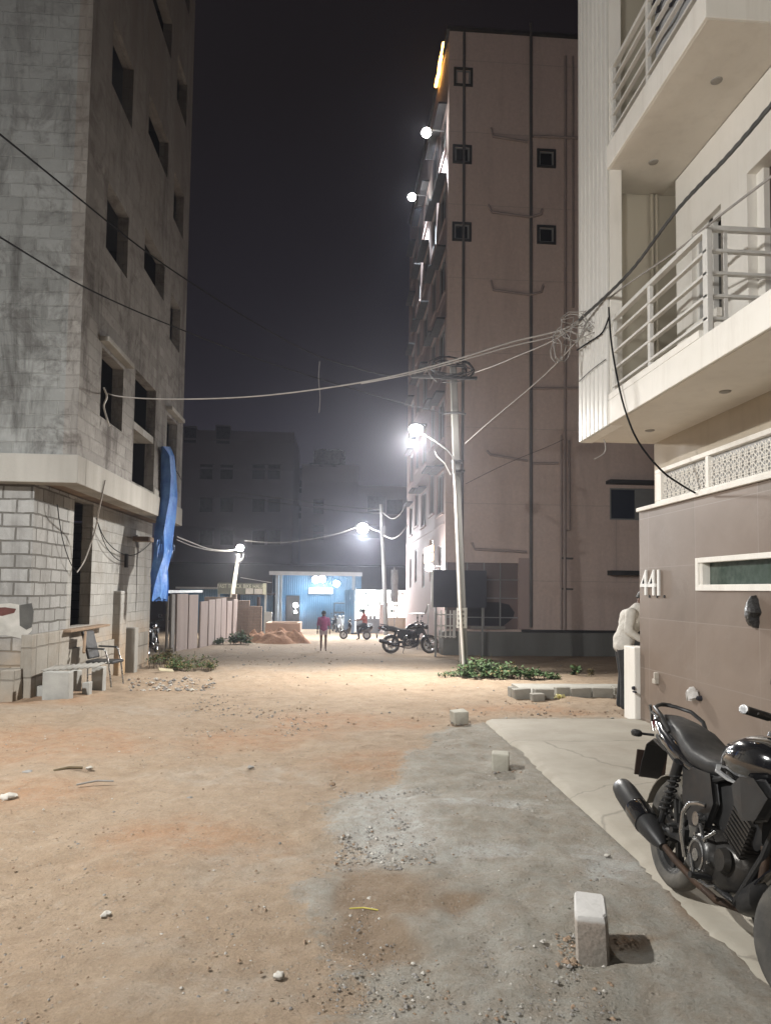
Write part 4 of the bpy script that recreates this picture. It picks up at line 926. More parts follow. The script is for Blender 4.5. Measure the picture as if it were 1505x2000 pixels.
# ------------------------------------------------------------------ far apartment blocks
M_far = mat('far block wall', (.25,.225,.26), (.21,.19,.215), .2, .9, bump=0); M_far2 = mat('far block pinkish wall', (.33,.27,.285), (.29,.235,.25), .2, .9, bump=0); M_fw = mat('far dark window', (.02,.02,.028), None, 1, .3, bump=0)
def farblock(name, label, pxa, pxb, pyt, Y, d, mm, wins, extra=None):
    a, b1 = onY(pxa, pyt, Y), onY(pxb, pyt, Y); S_ = thing(name, label, 'building', ((a.x+b1.x)/2, Y+d/2, -1.1))
    w = MB(); w.box((a.x, Y, -1.2), (b1.x, Y+d, a.z)); mk('wall', w, mm, S_)
    w = MB(); zz_ = -1
    for k_ in range(1, int((a.z+1)/3)+1): w.box((a.x-.05, Y-.12, -1.1+3*k_), (b1.x+.05, Y-.001, -1.1+3*k_+.18))
    mk('floor_band', w, mm, S_)
    for (px, py, ww, hh) in wins:
        c = onY(px, py, Y); w = MB(); w.box((c.x-ww/2, Y-.03, c.z-hh/2), (c.x+ww/2, Y-.001, c.z+hh/2)); wi = mk('window', w, M_fw, S_)
        w = MB(); w.box((c.x-ww/2-.1, Y-.3, c.z+hh/2+.02), (c.x+ww/2+.1, Y-.001, c.z+hh/2+.12)); w.box((c.x-ww/2-.12, Y-.08, c.z-hh/2-.1), (c.x+ww/2+.12, Y-.031, c.z-hh/2-.001)); w.box((c.x-ww/2-.1, Y-.08, c.z-hh/2-.001), (c.x-ww/2, Y-.031, c.z+hh/2+.02)); w.box((c.x+ww/2, Y-.08, c.z-hh/2-.001), (c.x+ww/2+.1, Y-.031, c.z+hh/2+.02)); mk('frame', w, mm, wi, origin=ORG[S_])
    return S_
wl = [(px, py, 1.3, 1.5) for py in (922, 986, 1050) for px in (403, 443, 505, 535)] + [(372, 850, 1.2, 1.6), (436, 850, 1.4, 1.8)]
farblock('far_building', 'dim five storey grey block far behind on the left with rows of dark windows', 330, 575, 838, 75, 12, M_far, wl)
wl = [(622, 990, 1.2, 1.6), (622, 1040, 1.2, 1.6), (735, 930, 2.2, 2.0), (770, 935, 2, 1.8)]
fb = farblock('far_building', 'dim pinkish block far behind the centre lamp with a dark rooftop tank', 590, 700, 906, 82, 12, M_far2, wl[:2])
w = MB(); a, b1 = onY(608, 872, 82), onY(656, 900, 82); 
for i in range(2): w.lathe([(0,0),(1.1,0),(1.1,1.5),(.6,1.75),(0,1.8)], Matrix.Translation((a.x+1.3+i*2.5*0.6, 83, a.z-1.9)), 14)
w.box((a.x-.2, 82, a.z-2.3), (b1.x+.4, 84.5, a.z-1.9)); mk('rooftop_tank', w, M_fw, fb)
farblock('far_building', 'dim low block far behind the pale lamp pole at right', 690, 830, 948, 90, 12, M_far2, [(735, 985, 2.2, 2.0), (770, 990, 2, 1.8), (725, 1040, 2, 1.6)])
farblock('far_building', 'narrow dark block between the two far buildings', 560, 600, 915, 88, 10, M_far, [(580, 950, 1.2, 1.6), (582, 1000, 1.2, 1.6)])

# ------------------------------------------------------------------ precast slab fence and brick wall at the left
M_slab = mat('pinkish precast slab', (.43,.35,.31), (.35,.285,.25), 1.5, .9, bump=.4, bdist=.01, bscale=20, streak=True)
M_slab2 = mat('weathered fence post', (.30,.28,.25), (.23,.21,.19), 2, .9, bump=.4)
F0 = Vector((onY(331, 1200, 26).x, 26)); F1 = Vector((onY(461, 1200, 38).x, 38))
Fe = thing('slab_fence', 'fence of upright pinkish concrete slabs running away behind the block building', 'fence', (F0.x, F0.y, gz(26)))
nP = 9; cuts = [0, .055, .20, .335, .46, .575, .685, .79, .90, 1.0]; dirv = (F1-F0); ln = dirv.length; dv_ = dirv.normalized(); nrm = Vector((dv_.y, -dv_.x))
tops = [1.38, 1.38, 1.34, 1.05, 1.1, 1.12, 1.13, .98, 1.05, 1.12]
def seg(w, t0, t1, z0, z1, th, off=0, tilt=0):
    a = F0 + dirv*t0; b_ = F0 + dirv*t1; n_ = Vector((-nrm.x, -nrm.y)); vs = []
    for (p, zb) in ((a, gz(a.y)), (b_, gz(b_.y))):
        for d in (off, off+th):
            for z in (zb+z0 if z0 < 0 else z0, z1):
                q = p + nrm*d; vs.append((q.x+tilt*(z), q.y, z))
    w.add(vs, [(0,1,5,4),(2,6,7,3),(0,2,3,1),(4,5,7,6),(1,3,7,5),(0,4,6,2)])
rnd = random.Random(4)
for i in range(9):
    t0, t1 = cuts[i], cuts[i+1]; g_ = .12/ln
    w = MB(); seg(w, t0+g_, t1-g_, -.2, tops[i]-.0, .07, rnd.uniform(-.03,.03), rnd.uniform(-.01,.01)); mk('slab_panel', w, M_slab if i else M_slab2, Fe, bevel=.01)
for i in range(10):
    t0 = cuts[i]; g_ = .07/ln; w = MB(); seg(w, t0-g_, t0+g_, -.2, min(tops[max(i-1,0)], tops[i if i < 10 else 9])-.06, .06, -.1); mk('post', w, M_dark if i not in (0,1) else M_slab2, Fe)
w = MB(); seg(w, -.006, .43, 1.42, 1.52, .5, -.6); mk('top_sheet', w, M_alu, Fe)
# brick wall pieces beyond the slabs
bw = MB(); a, b1 = onY(385, 1160, 38.4), onY(512, 1182, 38.4); M_brk = blockmat('old mud brick wall', (.36,.28,.22), (.28,.215,.17), (.26,.22,.18), .35, .14, .014, (.16,.12,.09), .5, .7, .5, .4)
w = MB(); x1 = onY(458, 1160, 38.4).x; x2 = onY(488, 1170, 38.4).x
w.box((onY(400,1160,38.4).x, 38.3, -1.2), (x1, 38.55, onY(430,1166,38.4).z)); w.box((x1, 38.28, -1.2), (b1.x-.0, 38.55, onY(500,1184,38.4).z)); w.box((x1, 38.3, onY(500,1184,38.4).z), (x2, 38.55, onY(480,1173,38.4).z))
w.box((x1-.12, 38.2, -1.2), (x1+.12, 38.6, onY(460,1160,38.4).z))
o = mk('brick_wall', w, M_brk, bevel=.01); tag(o, 'old brown brick wall between the slab fence and the sand heap', 'wall')
w = MB(); c = onY(506, 1200, 38.8).x; w.tube([(c,38.8,-1.1),(c-.03,38.8,onY(506,1166,38.8).z)], .1, 7); o = mk('wooden_post', w, M_door, smooth=True); tag(o, 'dark wooden post at the end of the brown brick wall', 'post')
w = MB(); a, b1 = onY(516, 1195, 41), onY(530, 1240, 41); w.box((a.x, 40.9, -1.1), (b1.x, 41.1, a.z)); o = mk('leaning_sheet', w, M_alu); tag(o, 'pale metal sheet standing beside the post of the blue shed', 'sheet')

# brick box and sand heap
a, b1 = onY(507, 1216, 36), onY(586, 1250, 36); zt1 = a.z
w = MB(); w.box((a.x+.3, 35.9, -1.2), (b1.x, 36.1, zt1)); w.box((a.x+.3, 37.4, -1.2), (b1.x, 37.6, zt1)); w.box((b1.x-.2, 36.1, -1.2), (b1.x, 37.4, zt1)); w.box((a.x+.3, 36.1, -1.2), (a.x+.5, 37.4, zt1)); 
M_tub = mat('peach plastered tank', (.50,.36,.27), (.42,.30,.22), 1.5, .9, bump=.4)
o = mk('brick_tank', w, M_tub, bevel=.02); tag(o, 'low peach coloured masonry tank behind the sand heap', 'tank')
M_sand = mat('reddish sand', (.42,.24,.145), (.30,.165,.10), 2.5, .97, bump=1, bdist=.05, bscale=9, spec=.1)
def heap(name, cx_, cy_, rx, ry, h, mm, zb, seed, n1=26, n2=9, rug=.3):
    w = MB(); 
    for j in range(n2+1):
        for i in range(n1):
            a_ = 2*math.pi*i/n1; r_ = 1-j/n2; 
            nn = noise.fractal(Vector((math.cos(a_)*r_*2.2+seed, math.sin(a_)*r_*2.2, seed)), 1, 2, 4)
            rr = r_*(1+.22*noise.noise(Vector((math.cos(a_)*1.5+seed, math.sin(a_)*1.5, 0))))
            zz_ = zb-.04 + h*max(0, (1-r_**1.5))*(1+rug*nn) + (.06*nn if 0 < j else 0)
            w.v.append(Vector((cx_+rx*rr*math.cos(a_), cy_+ry*rr*math.sin(a_), zz_)))
    for j in range(n2):
        for i in range(n1): w.f.append([j*n1+i, j*n1+(i+1)%n1, (j+1)*n1+(i+1)%n1, (j+1)*n1+i]); w.m.append(0)
    return mk(name, w, mm, smooth=True, ang=180)
p = onY(540, 1250, 34.3); o = heap('sand_heap', p.x, 34.6, 1.35, 1.3, .66, M_sand, gz(34.5), 3, 48, 18, .35); tag(o, 'reddish sand heap in front of the low masonry tank', 'sand heap')
p = onY(570, 1250, 34.3); o = heap('sand_heap', p.x+.0, 34.6, 1.0, .8, .60, M_sand, gz(34.5), 9, 40, 16, .35); tag(o, 'smaller sand heap at the right end of the masonry tank', 'sand heap')
p = onY(500, 1250, 34.3); o = heap('earth_bank', p.x, 35, 1.1, 1.0, .45, M_sand, gz(34.5), 5, 40, 14, .8); tag(o, 'low spill of earth between the bush and the sand heap', 'sand heap')

# ------------------------------------------------------------------ plants
M_leaf = mat('leaf green', (.045,.085,.028), (.075,.125,.045), 9, .6, bump=0, spec=.3); M_leaf2 = mat('dry leaf', (.16,.13,.055), (.22,.17,.08), 9, .8, bump=0); M_stem = mat('stem', (.12,.09,.05), None, 5, .9)
def leafclump(w, c, r, n, ls, rnd, flat=.6, mi=0, mix=.15):
    for _ in range(n):
        d = Vector((rnd.gauss(0,1), rnd.gauss(0,1), abs(rnd.gauss(0,1))*flat)); d = d.normalized()*r*rnd.uniform(.3,1); p = Vector(c)+Vector((d.x, d.y, d.z))
        a_ = rnd.uniform(0, 6.3); t_ = Vector((math.cos(a_), math.sin(a_), rnd.uniform(-.5,.9))).normalized(); s_ = t_.cross(Vector((rnd.uniform(-.4,.4), rnd.uniform(-.4,.4), 1))).normalized()
        l = ls*rnd.uniform(.6,1.3); wd_ = l*.32
        w.add([p, p+t_*l*.5+s_*wd_, p+t_*l, p+t_*l*.5-s_*wd_], [(0,1,2,3)], 1 if rnd.random() < mix else mi)
def plant(name, label, cat, spots, seed, ls=.07, dens=1, mix=.12, stems=True):
    rnd = random.Random(seed); w = MB(); st = MB()
    for (x, y, r, h, n) in spots:
        z = gz(y)
        for _ in range(n):
            a_ = rnd.uniform(0, 6.3); rr = r*math.sqrt(rnd.random()); cx_, cy_ = x+rr*math.cos(a_), y+rr*math.sin(a_)*.8; hh = h*rnd.uniform(.3,1)*(1-.5*rr/r)
            leafclump(w, (cx_, cy_, z+hh*.5), r*.22+hh*.25, int(16*dens), ls, rnd, .9, 0, mix)
            if stems: st.tube([(cx_, cy_, z-.02), (cx_+rnd.uniform(-.05,.05), cy_, z+hh)], .006, 4)
    w.add(st.v, st.f, 2)
    o = mk(name, w, [M_leaf, M_leaf2, M_stem]); tag(o, label, cat)
    return o
def gp2(px, py): p = gpt(px, py); return p.x, p.y
x, y = gp2(960, 1322)
plant('weed_clump', 'low spreading green weeds beside the foot of the concrete electricity pole', 'plant', [(x-.3,y,.45,.60,30),(x+.3,y-.1,.45,.40,26),(x+.75,y-.35,.3,.30,16),(x,y+.6,.5,.55,16),(x-.1,y-.5,.4,.2,12),(x-.6,y-.2,.2,.35,8),(x+1.1,y-.5,.22,.14,6)], 1, .09, 1.5, .05)
x, y = gp2(882, 1322); plant('weed_clump', 'small flat weeds left of the foot of the concrete electricity pole', 'plant', [(x,y,.3,.12,12),(x+.15,y+.3,.2,.25,6)], 2, .06)
x, y = gp2(1131, 1322); plant('seedling', 'small single upright seedling in the dark yard behind the kerb blocks', 'plant', [(x,y+.2,.05,.42,5)], 3, .12)
x, y = gp2(1160, 1322); plant('seedling', 'tiny dry seedling right of the upright one in the dark yard', 'plant', [(x,y+.2,.05,.25,3)], 4, .08, 1, .9)
x, y = gp2(358, 1308); plant('weed_clump', 'green and straw coloured weeds at the far foot of the block building', 'plant', [(x,y,.42,.22,26),(x-.55,y+.5,.45,.5,24),(x+.1,y+.7,.5,.45,16),(x+.45,y+.1,.35,.18,14)], 5, .07, 1.1, .35)
x, y = gp2(325, 1296); plant('dry_grass', 'dry straw coloured grass tuft against the corner of the block building', 'plant', [(x,y,.35,.55,22)], 15, .10, 1.1, .85)
x, y = onY(467, 1230, 33).x, 33; plant('bush', 'dark green bush at the end of the slab fence', 'plant', [(x,y,.45,1.0,30),(x-.7,y-.3,.3,.5,12),(x+.15,y-.3,.5,.5,14)], 6, .13, 1.2, .03)

# ------------------------------------------------------------------ stones and kerb blocks
def rock(w, c, s, rnd, mi=0):
    n0 = len(w.v); 
    for (x, y, z) in ((1,0,0),(-1,0,0),(0,1,0),(0,-1,0),(0,0,1),(0,0,-.6),(.6,.6,.3),(-.6,.5,.4),(.5,-.6,.35),(-.6,-.6,.2)):
        w.v.append(Vector(c)+Vector((x*s*rnd.uniform(.6,1.2), y*s*rnd.uniform(.6,1.2), z*s*rnd.uniform(.5,.9))))
    for f in ((0,6,4),(6,2,4),(2,7,4),(7,1,4),(1,9,4),(9,3,4),(3,8,4),(8,0,4),(6,0,5),(2,6,5),(7,2,5),(1,7,5),(9,1,5),(3,9,5),(8,3,5),(0,8,5)):
        w.f.append([n0+i for i in f]); w.m.append(mi)
M_st1 = mat('grey stone chip', (.27,.26,.245), (.17,.16,.15), 6, .95, bump=.4); M_st2 = mat('brown clod', (.20,.145,.10), (.27,.19,.13), 6, .97, bump=.4); M_st3 = mat('pale stone chip', (.46,.44,.40), (.34,.32,.29), 6, .9, bump=.3)
rnd = random.Random(11); w = MB()
def scatter(px0, px1, py0, py1, n, smin, smax, mw, cl=0):
    for _ in range(n):
        px, py = rnd.uniform(px0, px1), rnd.uniform(py0, py1)
        if cl and noise.noise(Vector((px*.012, py*.02, cl))) < -.02 and rnd.random() < .6: continue
        p = gpt(px, py)
        if p.x > 1.75 and p.y < 9.3: continue
        if p.x < LX+.1 and p.y > 10.5: continue
        s_ = smin*(smax/smin)**(rnd.random()**2.2); rock(w, (p.x, p.y, p.z+.0+s_*.15), s_, rnd, rnd.choices((0,1,2), mw)[0])
scatter(-60, 900, 1390, 2040, 2600, .0025, .013, (2,6,1), 1); scatter(640, 1200, 1480, 2040, 1500, .003, .014, (6,3,2), 2)
scatter(655, 850, 1540, 1700, 1100, .004, .018, (7,1,2), 3); scatter(620, 1150, 1780, 2040, 500, .003, .010, (6,1,1)); scatter(700, 950, 1700, 1800, 160, .003, .010, (1,6,1))
scatter(300, 1230, 1290, 1420, 900, .006, .03, (2,5,2), 4); scatter(360, 600, 1370, 1440, 260, .008, .022, (5,3,1)); scatter(850, 1230, 1370, 1400, 160, .008, .028, (3,4,1)); scatter(250, 420, 1325, 1350, 160, .015, .06, (5,2,4))
scatter(930, 1100, 1400, 1600, 180, .004, .016, (4,1,4)); scatter(420, 760, 1255, 1300, 120, .02, .05, (2,5,1))
scatter(1085, 1135, 1825, 1890, 70, .006, .022, (1,7,0)); scatter(1195, 1250, 1828, 1845, 30, .006, .014, (1,7,0)); scatter(955, 1030, 1488, 1512, 60, .005, .02, (3,5,0)); scatter(875, 930, 1405, 1418, 50, .006, .02, (2,6,0)); scatter(380, 640, 1350, 1430, 350, .006, .02, (6,3,1)); scatter(0, 500, 1380, 1500, 300, .005, .016, (1,7,2), 5)
o = mk('gravel', w, [M_st1, M_st2, M_st3]); tag(o, kind='stuff'); o['label'] = 'loose stone chips and clods on the dirt road'; 
def stone(px, py, s, mm, label, sd):
    w = MB(); p = gpt(px, py); n1, n2 = 14, 9
    for j in range(n2+1):
        for i in range(n1):
            a_ = 2*math.pi*i/n1; b_ = math.pi*j/n2; d = Vector((math.sin(b_)*math.cos(a_), math.sin(b_)*math.sin(a_), math.cos(b_)))
            k_ = 1+.45*noise.noise(d*1.1+Vector((sd*3.7,0,0)))+.25*noise.noise(d*2.7+Vector((sd,5,0))); q = d*s*.72*k_; q.x *= 1.15; q.z *= .62
            q.z = min(q.z, s*(.38+.15*math.sin(sd+a_))); w.v.append(Vector((p.x, p.y, p.z+s*.22))+q)
    for j in range(n2):
        for i in range(n1): w.f.append([j*n1+i, (j+1)*n1+i, (j+1)*n1+(i+1)%n1, j*n1+(i+1)%n1]); w.m.append(0)
    o = mk('stone', w, mm, smooth=True, ang=35); tag(o, label, 'stone'); return o
stone(545, 1908, .03, M_st3, 'pale round stone on the dirt near the bottom centre of the road', 1)
stone(246, 1940, .026, M_st3, 'pale stone on the dirt left of the bottom centre stone', 2)
stone(371, 1560, .028, M_st1, 'small grey stone alone in the middle of the dirt road', 3)
stone(490, 1500, .035, M_st1, 'grey stone in the road beyond the centre', 4)
stone(208, 1788, .03, M_st3, 'pale chip on the left part of the dirt road', 5)
stone(400, 1682, .024, M_st2, 'brown clod in the middle of the dirt', 6)
stone(55, 1512, .05, M_st1, 'flat grey stone beside the stick at the left', 7)
stone(175, 1502, .04, M_st3, 'pale stone at the right end of the stick', 8)
stone(18, 1560, .07, M_st3, 'pale broken stone at the left edge of the road', 9)
stone(965, 1603, .035, M_st1, 'grey stone on the gravel strip below the middle kerb stone', 10)
stone(1185, 1672, .022, M_st3, 'white chip on the gravel near the driveway edge', 11)
stone(722, 1757, .02, M_st3, 'pale chip beside the yellow straw', 12)
stone(838, 1800, .028, M_st3, 'white chip on the brown patch', 13)
stone(906, 1527, .03, M_st3, 'pale chip between the two small kerb stones', 14)
stone(648, 1533, .035, M_st2, 'dark clod at the edge of the crushed stone patch', 15)
w = MB(); p, q = gpt(105, 1510), gpt(162, 1504); w.tube([p+Vector((0,0,.02)), (p+q)/2+Vector((0,.02,.03)), q+Vector((0,0,.02))], .013, 6); o = mk('stick', w, M_stem, smooth=True); tag(o, 'short dark stick lying between two stones at the left of the road', 'stick')
w = MB(); p, q = gpt(150, 1535), gpt(222, 1529); w.tube([p+Vector((0,0,.01)), (p+q)/2+Vector((0,.04,.02)), q+Vector((0,0,.015))], .008, 6); o = mk('twig', w, M_st1); tag(o, 'thin grey twig lying nearer than the dark stick', 'stick')
w = MB(); p, q = gpt(682, 1776), gpt(738, 1779); w.tube([p+Vector((0,0,.004)), (p+q)/2+Vector((0,.01,.008)), q+Vector((0,0,.004))], .004, 5); o = mk('straw', w, mat('yellow straw', (.55,.48,.10), None, 5, .6)); tag(o, 'bright yellow straw lying on the brown patch', 'straw')
w = MB(); rnd = random.Random(2)
for i in range(4):
    p = gpt(1085+rnd.uniform(-10,14), 1365); w.cbox((p.x, p.y, p.z+.03), (.1,.07,.03), (rnd.random(), rnd.random(), rnd.random()*3), 0, .012)
o = mk('litter', w, mat('crumpled yellow wrapper', (.62,.55,.14), (.55,.52,.45), 12, .5)); tag(o, 'crumpled yellow and white wrapper in front of the kerb blocks', 'litter')
w = MB(); p = gpt(325, 1312); w.cbox((p.x, p.y, p.z+.03), (.3,.2,.04), (.1,.1,.4), 0, .02); o = mk('litter', w, mat('pale scrap', (.5,.44,.30), None, 8, .8)); tag(o, 'pale scrap lying in the weeds by the block building', 'litter')
p = gpt(935, 1322); o = heap('rubble_heap', p.x-.05, p.y-.1, .42, .3, .2, mat('pale rubble', (.46,.42,.35), (.34,.30,.25), 6, .95, bump=1, bdist=.03, bscale=20), p.z, 4, 30, 10, 1.0); tag(o, 'small pale rubble heap between the electricity pole and the weeds', 'rubble')
p = gpt(336, 1268); 
# row of kerb blocks
M_kerb = mat('old kerb block', (.30,.285,.25), (.21,.20,.175), 3, .95, bump=.6, bdist=.01, bscale=22)
rnd = random.Random(21)
for i, (pa, pb_, py) in enumerate(((996,1004,1362),(1004,1036,1365),(1046,1082,1366),(1088,1114,1362),(1115,1154,1363),(1158,1197,1363),(1200,1216,1361))):
    a, b1 = gpt(pa, py), gpt(pb_, py-1)
    o = MB(); o.cbox(((a.x+b1.x)/2, (a.y+b1.y)/2+.1, a.z+.065), (abs(b1.x-a.x)-.012, .2, .17), (rnd.uniform(-.05,.05), rnd.uniform(-.05,.05), rnd.uniform(-.08,.08)), 0, .008)
    k_ = mk('kerb_block', o, M_kerb, bevel=.012); tag(k_, ['short broken end piece at the left end of the kerb row','first full kerb block from the left, one end by the weeds','third kerb block from the left, behind the loose cube','short kerb block next to the yellow wrapper','long kerb block in the middle right of the row','kerb block two before the standing man','last kerb block, touching the standing man in view'][i], 'kerb block', 'kerb blocks laid in a row')
a, b1 = gpt(1038, 1368), gpt(1063, 1368); w = MB(); w.cbox(((a.x+b1.x)/2, a.y+.06, a.z+.04), (b1.x-a.x, .13, .11), (0,0,.1), 0, .008); o = mk('concrete_cube', w, M_kerb, bevel=.01); tag(o, 'small loose concrete cube lying in front of the kerb row', 'block')
# three marker stones along the driveway
M_mark = mat('grey concrete marker', (.40,.385,.33), (.31,.295,.25), 4, .9, bump=.5, bdist=.008, bscale=30)
a, b1 = gpt(962, 1507), gpt(1001, 1507); w = MB(); w.cbox(((a.x+b1.x)/2, a.y+.09, .07), (b1.x-a.x-.02, .17, .17), (0.04,0.03,-.22), 0, .008); o = mk('marker_stone', w, M_mark, bevel=.012); tag(o, 'middle one of three marker stones, a bare cube beside the driveway edge', 'marker stone')
a, b1 = gpt(884, 1413), gpt(914, 1413); w = MB(); w.cbox(((a.x+b1.x)/2, a.y+.09, .06), (b1.x-a.x, .2, .17), (0.02,-.05,.15), 0, .008); o = mk('marker_stone', w, M_mark, bevel=.012); tag(o, 'farthest of three marker stones, a tilted grey cube', 'marker stone')
a, b1 = gpt(1128, 1890), gpt(1197, 1896); 
m, t, b = nodes('half whitewashed stone'); ob = t.nodes.new('ShaderNodeTexCoord').outputs['Object']; s1 = t.nodes.new('ShaderNodeSeparateXYZ'); t.links.new(ob, s1.inputs[0])
ad2 = t.nodes.new('ShaderNodeMath'); ad2.operation = 'MULTIPLY_ADD'; ad2.inputs[1].default_value = .03; t.links.new(noi(t, ob, 12, 5), ad2.inputs[0]); t.links.new(s1.outputs[2], ad2.inputs[2])
c1 = mixc(t, ramp(t, noi(t, ob, 7, 7), .35, .65), (.33,.285,.245), (.28,.26,.23)); c1 = mixc(t, ramp(t, noi(t, ob, 90, 5), .45, .65, 0, .4), c1, (.15,.12,.10))
c2 = mixc(t, ramp(t, noi(t, ob, 30, 7), .55, .75, 0, .5), (.45,.44,.425), (.33,.32,.30))
t.links.new(mixc(t, ramp(t, ad2.outputs[0], .192, .203), c1, c2), b.inputs['Base Color']); b.inputs['Roughness'].default_value = .9
t.links.new(bumpn(t, noi(t, ob, 45, 8), .6, .006), b.inputs['Normal'])
w = MB(); hwid = (b1.x-a.x)/2; cxm = (a.x+b1.x)/2; prof = []
rg = []
for (z, s_, dy) in ((-.05,1,0),(.0,1,0),(.165,.99,.0),(.188,.975,.002),(.202,.93,.004),(.207,.86,.006)):
    ring = [];
    for (ux, uy) in ((-1,-.8),(-.85,-1),(0,-1.02),(.8,-1),(1,-.75),(1.02,0),(1,.8),(.85,1),(0,1),(-.85,1),(-1,.85),(-1.01,0)):
        ring.append(Vector((cxm+ux*hwid*s_-.012*(z/.29), a.y+.15+uy*.14*s_+dy, z + .004*noise.noise(Vector((ux*3, uy*3, z*9))))))
    rg.append(ring)
w.loft(rg); w.xf(Matrix.Translation((cxm+.045, a.y+.15, 0)) @ Matrix.Rotation(R(-18), 4, 'Z') @ Matrix.Translation((-cxm, -a.y-.15, 0))); o = mk('marker_stone', w, m, smooth=True, ang=30, origin=(cxm, a.y+.09, 0)); tag(o, 'nearest marker stone, rounded and whitewashed on its upper half', 'marker stone')

# ------------------------------------------------------------------ blue tarpaulin hanging from the upper window
m, t, b = nodes('blue tarpaulin'); ob = t.nodes.new('ShaderNodeTexCoord').outputs['Object']
t.links.new(mixc(t, ramp(t, noi(t, ob, 5, 7), .35, .65), (.035,.12,.40), (.08,.21,.50)), b.inputs['Base Color']); b.inputs['Roughness'].default_value = .45
wvx = t.nodes.new('ShaderNodeTexWave'); wvx.inputs['Scale'].default_value = 5; wvx.inputs['Distortion'].default_value = 6; wvx.bands_direction = 'Y'; t.links.new(ob, wvx.inputs['Vector'])
t.links.new(bumpn(t, noi(t, ob, 22, 7), .5, .02), b.inputs['Normal'])
TX = UX+.14; rows_ = [(py, xa+(xb-xa)*.16, xb-(xb-xa)*.22) for py, xa, xb in [(872,318,329),(890,319,334),(930,318,338),(970,317,342),(1010,312,342),(1040,307,341),(1075,305,340),(1090,306,330),(1120,304,324),(1150,303,321),(1170,302,320)]]
w = MB(); nu = 22
for i, (py, xa, xb) in enumerate(rows_):
    for j in range(nu+1):
        f = j/nu; px = xa+(xb-xa)*f; p = onX(px, py + (6*math.sin(j*2.1) if i == len(rows_)-1 else 0), TX); fold = .12*math.sin(j*1.6+i*.35+.6*math.sin(i*.9))+.03*math.sin(j*3.1+i)
        w.v.append(Vector((p.x+fold*(1-.4*(i==0)), p.y, p.z)))
for i in range(len(rows_)-1):
    for j in range(nu): w.f.append([i*(nu+1)+j, i*(nu+1)+j+1, (i+1)*(nu+1)+j+1, (i+1)*(nu+1)+j]); w.m.append(0)
rnd = random.Random(12)
for q in range(40):   # frayed tails
    px = rnd.uniform(308, 341); py = rnd.uniform(1045, 1078); p = onX(px, py, TX+.03+rnd.uniform(-.05,.05)); l = rnd.uniform(.08,.3)
    w.add([p, p+Vector((0,.03,0)), p+Vector((rnd.uniform(-.03,.03), rnd.uniform(-.05,.05), -l))], [(0,1,2)])
o = mk('tarpaulin', w, m, smooth=True, ang=180); tag(o, 'torn blue tarpaulin hanging down from the far window of the block building', 'tarpaulin')

# ------------------------------------------------------------------ chair, block bench, plank
M_black = mat('black vinyl', (.02,.02,.022), (.035,.035,.035), 5, .5, bump=0); M_chrome = mat('dull chrome tube', (.55,.55,.54), (.42,.42,.41), 8, .28, metal=.9, bump=.05)
cb = gpt(206, 1338); Ch = thing('chair', 'worn black office style chair with chromed legs and arms by the block wall', 'chair', (cb.x-.02, cb.y+.0, cb.z)); Ch.rotation_euler = (0, 0, R(-8))
w = MB(); w.cbox((0,0,.42), (.50,.44,.05), (0,0,0)); mk('seat', w, M_black, Ch, True, bevel=.015)
bk = MB(); rg = []
for (z, x_, hw) in ((.46,-.20,.17),(.60,-.24,.20),(.78,-.29,.20),(.92,-.33,.17),(.97,-.345,.11)): rg.append([Vector((x_-.02,-hw,z)), Vector((x_+.02,-hw,z)), Vector((x_+.035,0,z)), Vector((x_+.02,hw,z)), Vector((x_-.02,hw,z)), Vector((x_-.01,0,z))])
bk = MB(); bk.cbox((-.275,0,.71), (.05,.40,.50), (0,R(-16),0)); mk('backrest', bk, M_black, Ch, True, bevel=.02)
for sy_ in (-1, 1):
    w = MB(); w.tube([(-.19,sy_*.23,.0),(-.20,sy_*.23,.40)], .014, 6); mk('leg', w, M_chrome, Ch, True)
    w = MB(); w.tube([(.24,sy_*.24,.0),(.18,sy_*.24,.42),(.12,sy_*.25,.62),(.08,sy_*.25,.645)], .014, 6); mk('leg', w, M_chrome, Ch, True)
    w = MB(); w.cbox((-.07, sy_*.25, .66), (.34,.05,.03), (0,.03,0)); mk('armrest', w, M_black, Ch, True, bevel=.008)
w = MB(); w.tube([(-.19,-.23,.2),(-.19,.23,.2)], .01, 6); mk('stretcher', w, M_chrome, Ch, True)
# benches of blocks with a corrugated sheet
M_blk = mat('grey cement block', (.36,.36,.34), (.28,.28,.265), 4, .95, bump=.5, bdist=.006, bscale=40)
def blk(pa, pb_, pyb, pyt, dep, label, rz=0, leg='bench blocks under the corrugated sheet'):
    a, b1 = gpt(pa, pyb), gpt(pb_, pyb); zt1 = a.z + (pyb-pyt)/FPX*a.y; w = MB()
    w.cbox(((a.x+b1.x)/2, a.y+dep/2, (a.z+zt1)/2-.02), (b1.x-a.x, dep, zt1-a.z+.04), (0,0,rz), 0, .008); o = mk('cement_block', w, M_blk, bevel=.012); tag(o, label, 'block', leg); return o
blk(82, 134, 1366, 1315, .2, 'widest cement block standing at the left front under the corrugated sheet')
blk(70, 92, 1360, 1342, .18, 'low broken cement piece left of the bench blocks')
blk(159, 174, 1356, 1334, .16, 'short narrow block leaning in the middle of the bench')
blk(178, 200, 1348, 1305, .18, 'tall cement block at the right end of the bench beside the chair')
blk(134, 152, 1350, 1312, .16, 'shaded cement block set back behind the widest one', -.1)
w = MB(); a = gpt(85, 1362); nC = 30; zc = a.z+.40
p0, p1 = onY(80, 1318, a.y+.0), onY(190, 1300, a.y+.35)
for i in range(nC+1):
    f = i/nC; x_ = p0.x+(p1.x-p0.x)*f; 
    for j in range(2):
        y_ = a.y-.02+.55*j+f*.3; w.v.append(Vector((x_, y_, zc+.03*f+.012*math.sin(i*1.9)+.02*j)))
